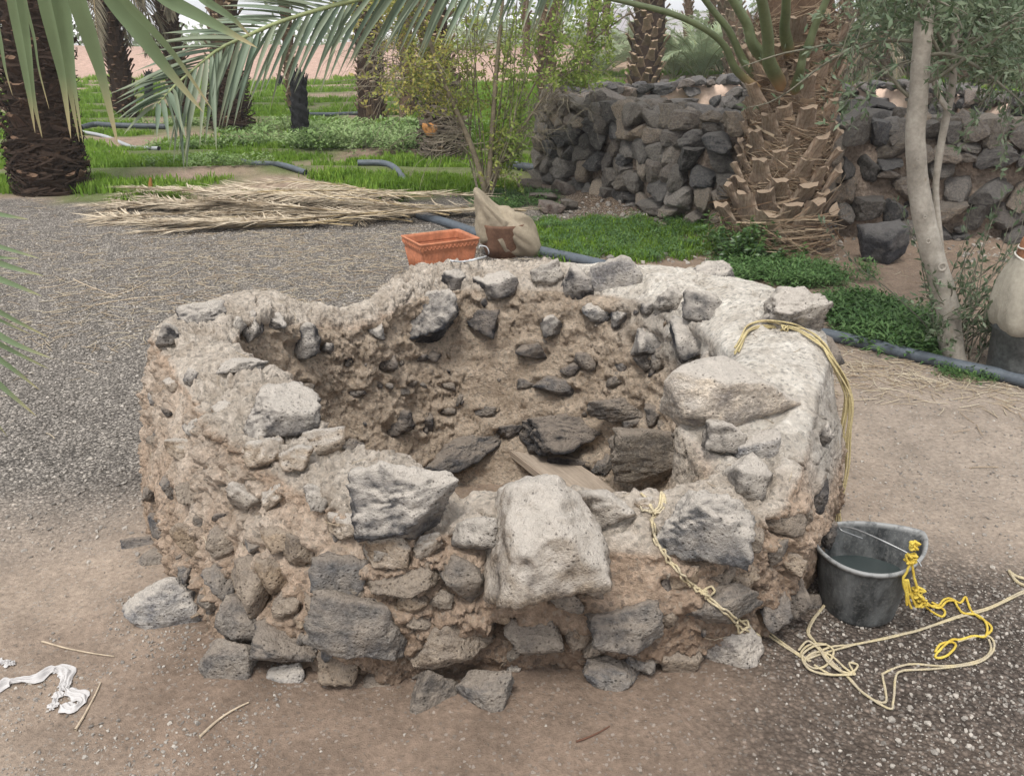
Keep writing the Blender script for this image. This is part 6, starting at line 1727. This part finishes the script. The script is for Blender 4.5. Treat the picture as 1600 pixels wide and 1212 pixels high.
for k in range(150):
    src = ends[r.choice([0, 0, 0, 1, 1, 2, 2, 2, 3, 4])]; i = r.integers(12, 49); p0 = src[i]
    side = -1 if src is ends[0] or src is ends[3] else (1 if src is ends[2] or src is ends[4] else r.choice([-1, 1]))
    d0 = np.array([side * r.uniform(.3, 1.1), r.normal(0, .6), r.uniform(.2, 1.0)])
    pts = branch(mbT, p0 - TB, d0, r.uniform(.4, 1.2) * (1 if side < 0 else .75), .005, r, grav=-.36 if side < 0 else -.12, wig=.3)
    L2 = []
    for q in range(5):
        j = r.integers(4, len(pts)); p2 = branch(mbT, pts[j], r.normal(0, 1, 3) + d0 * .5, r.uniform(.15, .5), .003, r, n=5, grav=-.3, wig=.35); L2.append(p2)
    for pl in [pts] + L2:
        for q in range(20):
            j = r.integers(2, len(pl)); wp = pl[j] + TB; pxx = 800 + F * wp[0] / depth(wp)
            pyy = 606 - F * (wp - CAM).dot(VU) / depth(wp)
            if (pxx > 815 and pyy > 135) or pxx > 960 or (pyy > 178 and pxx < 745): continue
            if pxx < 790: lp.append(pl[j] + r.normal(0, .015, 3)); ld.append(r.normal(0, 1, 3)); lv.append(np.clip(r.uniform(0, 1) ** 1.3 * (.95 if pxx < 700 else .4), 0, 1))
            else: gp2.append(pl[j] + r.normal(0, .015, 3)); gd2.append(r.normal(0, 1, 3))
# a tangle of bare drooping twigs at the left
for k in range(70):
    p0 = D(640 - 40 * r.uniform(), 40 + 110 * r.uniform(), ty + r.normal(0, .4)); branch(mbT, p0 - TB, np.array([-r.uniform(.5, 1.2), r.normal(0, .5), r.uniform(-.6, .5)]), r.uniform(.5, 1.1), .0035, r, n=8, grav=-.5, wig=.5)
o = link('twigs', mbT.mesh('twigs'), THIN, tree); o['kind'] = 'stuff'
mbL = MB(); leaf_cloud(mbL, lp, ld, .042, .024, r, lv); o = link('yellow_leaves', mbL.mesh('yellow_leaves', False), YLEAF, tree); o['kind'] = 'stuff'
mbL = MB(); leaf_cloud(mbL, gp2, gd2, .05, .026, r); o = link('green_leaves', mbL.mesh('green_leaves', False), GLEAF, tree); o['kind'] = 'stuff'
# olive tree
OB = P(1488, 566, 0); OB[1] += .05
olive = empty('olive_tree', (OB[0], OB[1], 0)); tag(olive, 'smooth pale barked olive tree with dark leaves standing by the right wrapped pot', 'tree')
OB[2] = 0
m, t, b = M('olive_bark', .8, .25); g = N(t); co = g.coord()
n1 = g.noise(co, 6, 5, .6); n2 = g.noise(co, 45, 4, .65)
c = g.mix(g.ramp(n1, [(.35, 0.0), (.65, 1.0)]), (.24, .215, .18), (.40, .365, .315)); c = g.mix(1.0, c, g.ramp(n2, [(.3, .8), (.7, 1.15)]), 'MULTIPLY')
sc_ = g.ramp(g.vor(co, 9), [(.02, 1.0), (.10, 0.0)]); c = g.mix(g.math('MULTIPLY', sc_, .6), c, (.22, .15, .09))
g.lk(c, b.inputs['Base Color']); g.lk(g.bump(g.math('ADD', n1, g.math('MULTIPLY', n2, .35)), .5, .006), b.inputs['Normal']); OBARK = m
r = np.random.default_rng(21)
def otube(px_, wpx, name, dy=0.0, parent=olive):
    pts = catmull([D(x, y, OB[1] + dy * q / len(px_)) for q, (x, y) in enumerate(px_)], 70)
    rad_ = catmull(np.array([[w_, 0, 0] for w_ in wpx]), 70)[:, 0] / 2 / F * np.array([depth(p_) for p_ in pts])
    v, f = tube(pts - OB, rad_, 16); q = fbm((v + OB) * 9, 3); ce = np.repeat(pts - OB, 16, 0); ce = np.concatenate([ce, pts[:1] - OB, pts[-1:] - OB]); v = v + (v - ce) * (.16 * q)[:, None]
    link(name, mesh_np(name, v, q2t(f)), OBARK, parent); return pts
tr = otube([(1492, 580), (1487, 545), (1480, 480), (1466, 425), (1452, 380), (1440, 320), (1432, 260), (1431, 200), (1437, 120), (1443, 50), (1450, -30), (1455, -120)], [42, 36, 34, 33, 33, 33, 30, 29, 29, 28, 28, 24], 'trunk')
st = otube([(1476, 440), (1468, 370), (1462, 300), (1468, 240), (1478, 185), (1487, 140), (1491, 90), (1493, 40), (1505, -30)], [9, 10, 10, 11, 12, 12, 11, 11, 9], 'stem', .1)
sb = otube([(1480, 170), (1470, 155), (1460, 130), (1456, 115), (1460, 105)], [9, 8, 8, 7, 6], 'branch', .05)
for k, (px, py, s_) in enumerate(((1474, 418, .035), (1452, 378, .02), (1470, 441, .018), (1447, 340, .014), (1436, 250, .012))):
    c_ = D(px, py, OB[1] - .085 + .01 * (k > 0)); th = np.linspace(0, 2 * math.pi, 18)
    v, f = tube(np.stack([s_ * .75 * np.cos(th), 0 * th - .002, s_ * .75 * np.sin(th)], 1), s_ * .34, 6, cap=False); link('knot', mesh_np('knot', v * (.7, .5, .7), f), OBARK, olive, c_ - OB + (0, .012, 0))
OLEAF = mat_simple('olive_leaf', (.065, .105, .05), .5, .4, .25, 2, 0, attr=(.17, .21, .13), trans=.25)
mbT = MB(); lp, ld = [], []
def leafy_branch(p0, d0, L__, r0, nl, grav=-.3, sp=.02):
    pts = branch(mbT, p0 - OB, d0, L__, r0, r, grav=grav, wig=.25)
    for q in range(nl):
        j = r.integers(2, len(pts)); t_ = pts[min(j + 1, len(pts) - 1)] - pts[j - 1]
        lp.append(pts[j] + r.normal(0, sp * .3, 3)); ld.append(t_ / max(np.linalg.norm(t_), 1e-6) + r.normal(0, .8, 3) + (0, 0, .4))
    return pts
for k in range(330):
    x = 1330 + 300 * r.uniform() ** .75; y = -70 + 200 * r.uniform() * (.55 + .5 * (x - 1330) / 270)
    if x < 1440 and y > 90 and r.random() < .8: continue
    p0 = D(x, y - 25, OB[1] + r.normal(.25, .55)); d0 = np.array([r.normal(-.1, .9), r.normal(0, .6), r.uniform(-.6, .7)])
    leafy_branch(p0, d0, r.uniform(.12, .34), .0018, 30, -.15, .06)
for k in range(14):
    src = tr if k % 2 else st; p0 = src[60 - k]; leafy_branch(p0, np.array([r.choice([-1, 1]) * .9, r.normal(0, .5), .5]), r.uniform(.5, 1.0), .010, 26, -.1)
for (x, y, dx, dz, L__) in ((1400, 60, -.8, -.5, .45), (1420, 95, -.9, -.4, .4), (1350, 20, -.5, -.9, .5), (1575, 150, .1, -1, .35), (1560, 120, -.2, -1, .35), (1590, 100, .2, -1, .5), (1465, 95, .2, -.8, .25), (1350, 95, .1, -1, .25)):
    for q in range(3): leafy_branch(D(x + r.normal(0, 8), y, OB[1] + r.normal(0, .15)), np.array([dx, 0, dz]), L__, .003, 22)
# shoots at the foot
for k in range(46):
    x = 1485 + r.normal(20, 32); base_ = P(min(max(x, 1465), 1560), 560 - 10 * r.random(), 0) + np.array([0, r.normal(.1, .1), 0]); base_[2] = 0
    leafy_branch(base_, np.array([r.normal(.12, .28), r.normal(0, .2), 1.0]), r.uniform(.35, 1.05), .0045, 22 + int(16 * r.random()), -.02)
for k in range(16):
    p0 = D(1478 + r.normal(0, 8), 470 + r.uniform(-20, 70), OB[1] - .06); leafy_branch(p0, np.array([r.choice([-1, 1]) * r.uniform(.3, 1), -.4, .6]), r.uniform(.1, .25), .003, 16)
o = link('twigs', mbT.mesh('olive_twigs'), mat_simple('olive_twig', (.16, .15, .115), .8, .2, .2, 10, 0), olive); o['kind'] = 'stuff'
mbL = MB(); leaf_cloud(mbL, lp, ld, .046, .015, r); o = link('leaves', mbL.mesh('olive_leaves', False), OLEAF, olive); o['kind'] = 'stuff'
# dense dark tree beyond on the right
DB = D(1640, 150, 9.8); DB[2] = 0
dt = empty('dark_tree', DB); tag(dt, 'dense dark green tree filling the upper right corner behind the olive', 'tree')
v, f = tube([(0, 0, -.1), (.05, 0, 1), (0, .1, 2.4)], [.12, .10, .07], 10); link('trunk', mesh_np('dt_trunk', v, q2t(f)), STEM, dt)
r = np.random.default_rng(33); mbT = MB(); lp, ld = [], []
for k in range(420):
    x = 1440 + 230 * r.uniform() ** .6; y = -60 + 215 * r.uniform() * (.45 + .55 * (x - 1440) / 200); p0 = D(x, y, 9.4 + r.normal(0, .7))
    pts = branch(mbT, p0 - DB, r.normal(0, 1, 3), r.uniform(.25, .5), .005, r, grav=-.3)
    for q in range(22):
        j = r.integers(1, len(pts)); lp.append(pts[j] + r.normal(0, .05, 3)); ld.append(r.normal(0, 1, 3))
for k in range(10):
    p0 = np.array([0, 0, 1.4 + .08 * k]); e_ = D(1470 + 15 * k, 20 + 10 * k, 9.4) - DB; tube_mb(mbT, catmull([p0, (p0 + e_) / 2 + r.normal(0, .1, 3), e_], 14), np.linspace(.03, .008, 14), 5)
o = link('branches', mbT.mesh('dt_branches'), STEM, dt); o['kind'] = 'stuff'
mbL = MB(); leaf_cloud(mbL, lp, ld, .10, .035, r); o = link('leaves', mbL.mesh('dt_leaves', False), mat_simple('dark_tree_leaf', (.075, .11, .05), .6, .3, .3, 2, 0, attr=(.13, .15, .08), trans=.2), dt); o['kind'] = 'stuff'
# bush at the palm's foot
BB = P(1150, 408, 0)
bush = empty('leafy_bush', BB); tag(bush, 'small glossy dark green bush at the left foot of the stumpy palm', 'bush')
mbT, mbL = MB(), MB(); lp, ld = [], []
for k in range(70):
    p0 = np.array([r.normal(.02, .10), r.normal(0, .10), 0]); d0 = np.array([r.normal(0, .35), r.normal(-.1, .3), 1]); hh = r.uniform(.10, .36)
    pts = branch(mbT, p0, d0, hh, .003, r, grav=0, wig=.15)
    for q in range(26):
        j = r.integers(2, len(pts)); a = r.uniform(0, 6.28); lp.append(pts[j]); ld.append(np.array([math.cos(a), math.sin(a), r.uniform(-.2, .7)]))
for k in range(40):
    p0 = np.array([r.uniform(-.05, .45), r.normal(-.05, .08), 0]); pts = branch(mbT, p0, np.array([r.normal(0, .5), r.normal(-.1, .3), 1]), r.uniform(.06, .16), .003, r, grav=0)
    for q in range(14):
        j = r.integers(2, len(pts)); a = r.uniform(0, 6.28); lp.append(pts[j]); ld.append(np.array([math.cos(a), math.sin(a), r.uniform(-.2, .7)]))
o = link('stems', mbT.mesh('bush_stems'), GLEAF, bush); o['kind'] = 'stuff'
leaf_cloud(mbL, lp, ld, .055, .018, r); o = link('leaves', mbL.mesh('bush_leaves', False), mat_simple('glossy_leaf', (.035, .085, .025), .4, .5, .25, 2, 0, attr=(.10, .18, .05), trans=.2), bush); o['kind'] = 'stuff'

# ---------------------------------------------------------------- far background
GH = mat_simple('white_sheeting', (.62, .62, .64), .6, .3, .08, .5, .02)
def long_box(name, x0, y0, x1, y1, h, d, m, lab, cat):
    a_, b_ = np.array([x0, y0, 0.]), np.array([x1, y1, 0.]); q = (b_ - a_); L__ = np.linalg.norm(q); q /= L__; nn_ = np.array([-q[1], q[0], 0]); n = 40; rows = []
    for s in np.linspace(0, 1, n):
        p_ = a_ + (b_ - a_) * s; hh = h * (1 + .03 * math.sin(s * 60)); rows.append([p_ + nn_ * d * k_ + np.array([0, 0, z_ * hh]) for k_, z_ in ((0, -.2), (0, .8), (.25, .97), (.5, 1), (.75, .97), (1, .8), (1, -.2))])
    V = np.array(rows).reshape(-1, 3); i = (np.arange(n - 1)[:, None] * 7 + np.arange(6)).ravel()
    o = link(name, mesh_np(name, V - a_, np.stack([i, i + 1, i + 8, i + 7], 1)), m, None, a_); tag(o, lab, cat); return o
long_box('greenhouse', -46, 58, 4, 56, 2.3, 8, GH, 'long low white plastic greenhouse far beyond the grove on the left', 'greenhouse')
hv = []; hn = 60
xs = np.linspace(-500, 700, hn); rows = []
for k, x in enumerate(xs):
    hgt = 9 + 2.5 * math.sin(x * .006 + 1) + 1.5 * math.sin(x * .021)
    rows.append([(x, 620, -2), (x, 660, hgt * .5), (x, 720, hgt), (x, 900, -2)])
V = np.array(rows, float).reshape(-1, 3); i = (np.arange(hn - 1)[:, None] * 4 + np.arange(3)).ravel()
o = link('hills', mesh_np('hills', V, np.stack([i, i + 1, i + 5, i + 4], 1)), mat_simple('hill_rock', (.30, .24, .24), .95, .1, .2, .02, 0)); tag(o, kind='structure')
# scrub line at the far edge of the plain
r = np.random.default_rng(51); mb = MB(); lp, ld = [], []
for k in range(90):
    x = -50 + 110 * k / 89 + r.normal(0, 1); y = 54 + r.normal(0, 3) if x < 8 else 44 + r.normal(0, 3)
    h_ = r.uniform(.9, 2.0) if x < -12 else r.uniform(1.8, 4.5)
    for q in range(90):
        c_ = np.array([x, y, h_ * .5]) + r.normal(0, 1, 3) * (1.2, .8, h_ * .33); lp.append(np.maximum(c_, (-999, -999, .05))); ld.append(r.normal(0, 1, 3))
leaf_cloud(mb, lp, ld, .45, .25, r); o = link('far_scrub', mb.mesh('far_scrub', False), mat_simple('scrub_leaf', (.20, .25, .15), .8, .2, .2, .3, 0, trans=.3)); tag(o, kind='stuff')
# ---------------------------------------------------------------- haze over the plain
hz = bpy.data.materials.new('haze'); hz.use_nodes = True; ht = hz.node_tree; ht.nodes.clear()
ho = ht.nodes.new('ShaderNodeOutputMaterial'); pv = ht.nodes.new('ShaderNodeVolumePrincipled')
pv.inputs['Color'].default_value = (.93, .93, .95, 1); pv.inputs['Density'].default_value = 0.0016; pv.inputs['Anisotropy'].default_value = .2
ht.links.new(pv.outputs[0], ho.inputs['Volume'])
v = np.array([[x, y, z] for x in (-730, 730) for y in (-790, 940) for z in (-1.5, 16.)])
f = np.array([[0, 1, 3, 2], [4, 6, 7, 5], [0, 4, 5, 1], [2, 3, 7, 6], [0, 2, 6, 4], [1, 5, 7, 3]])
o = link('haze', mesh_np('haze', v, f, False), hz); tag(o, kind='stuff')
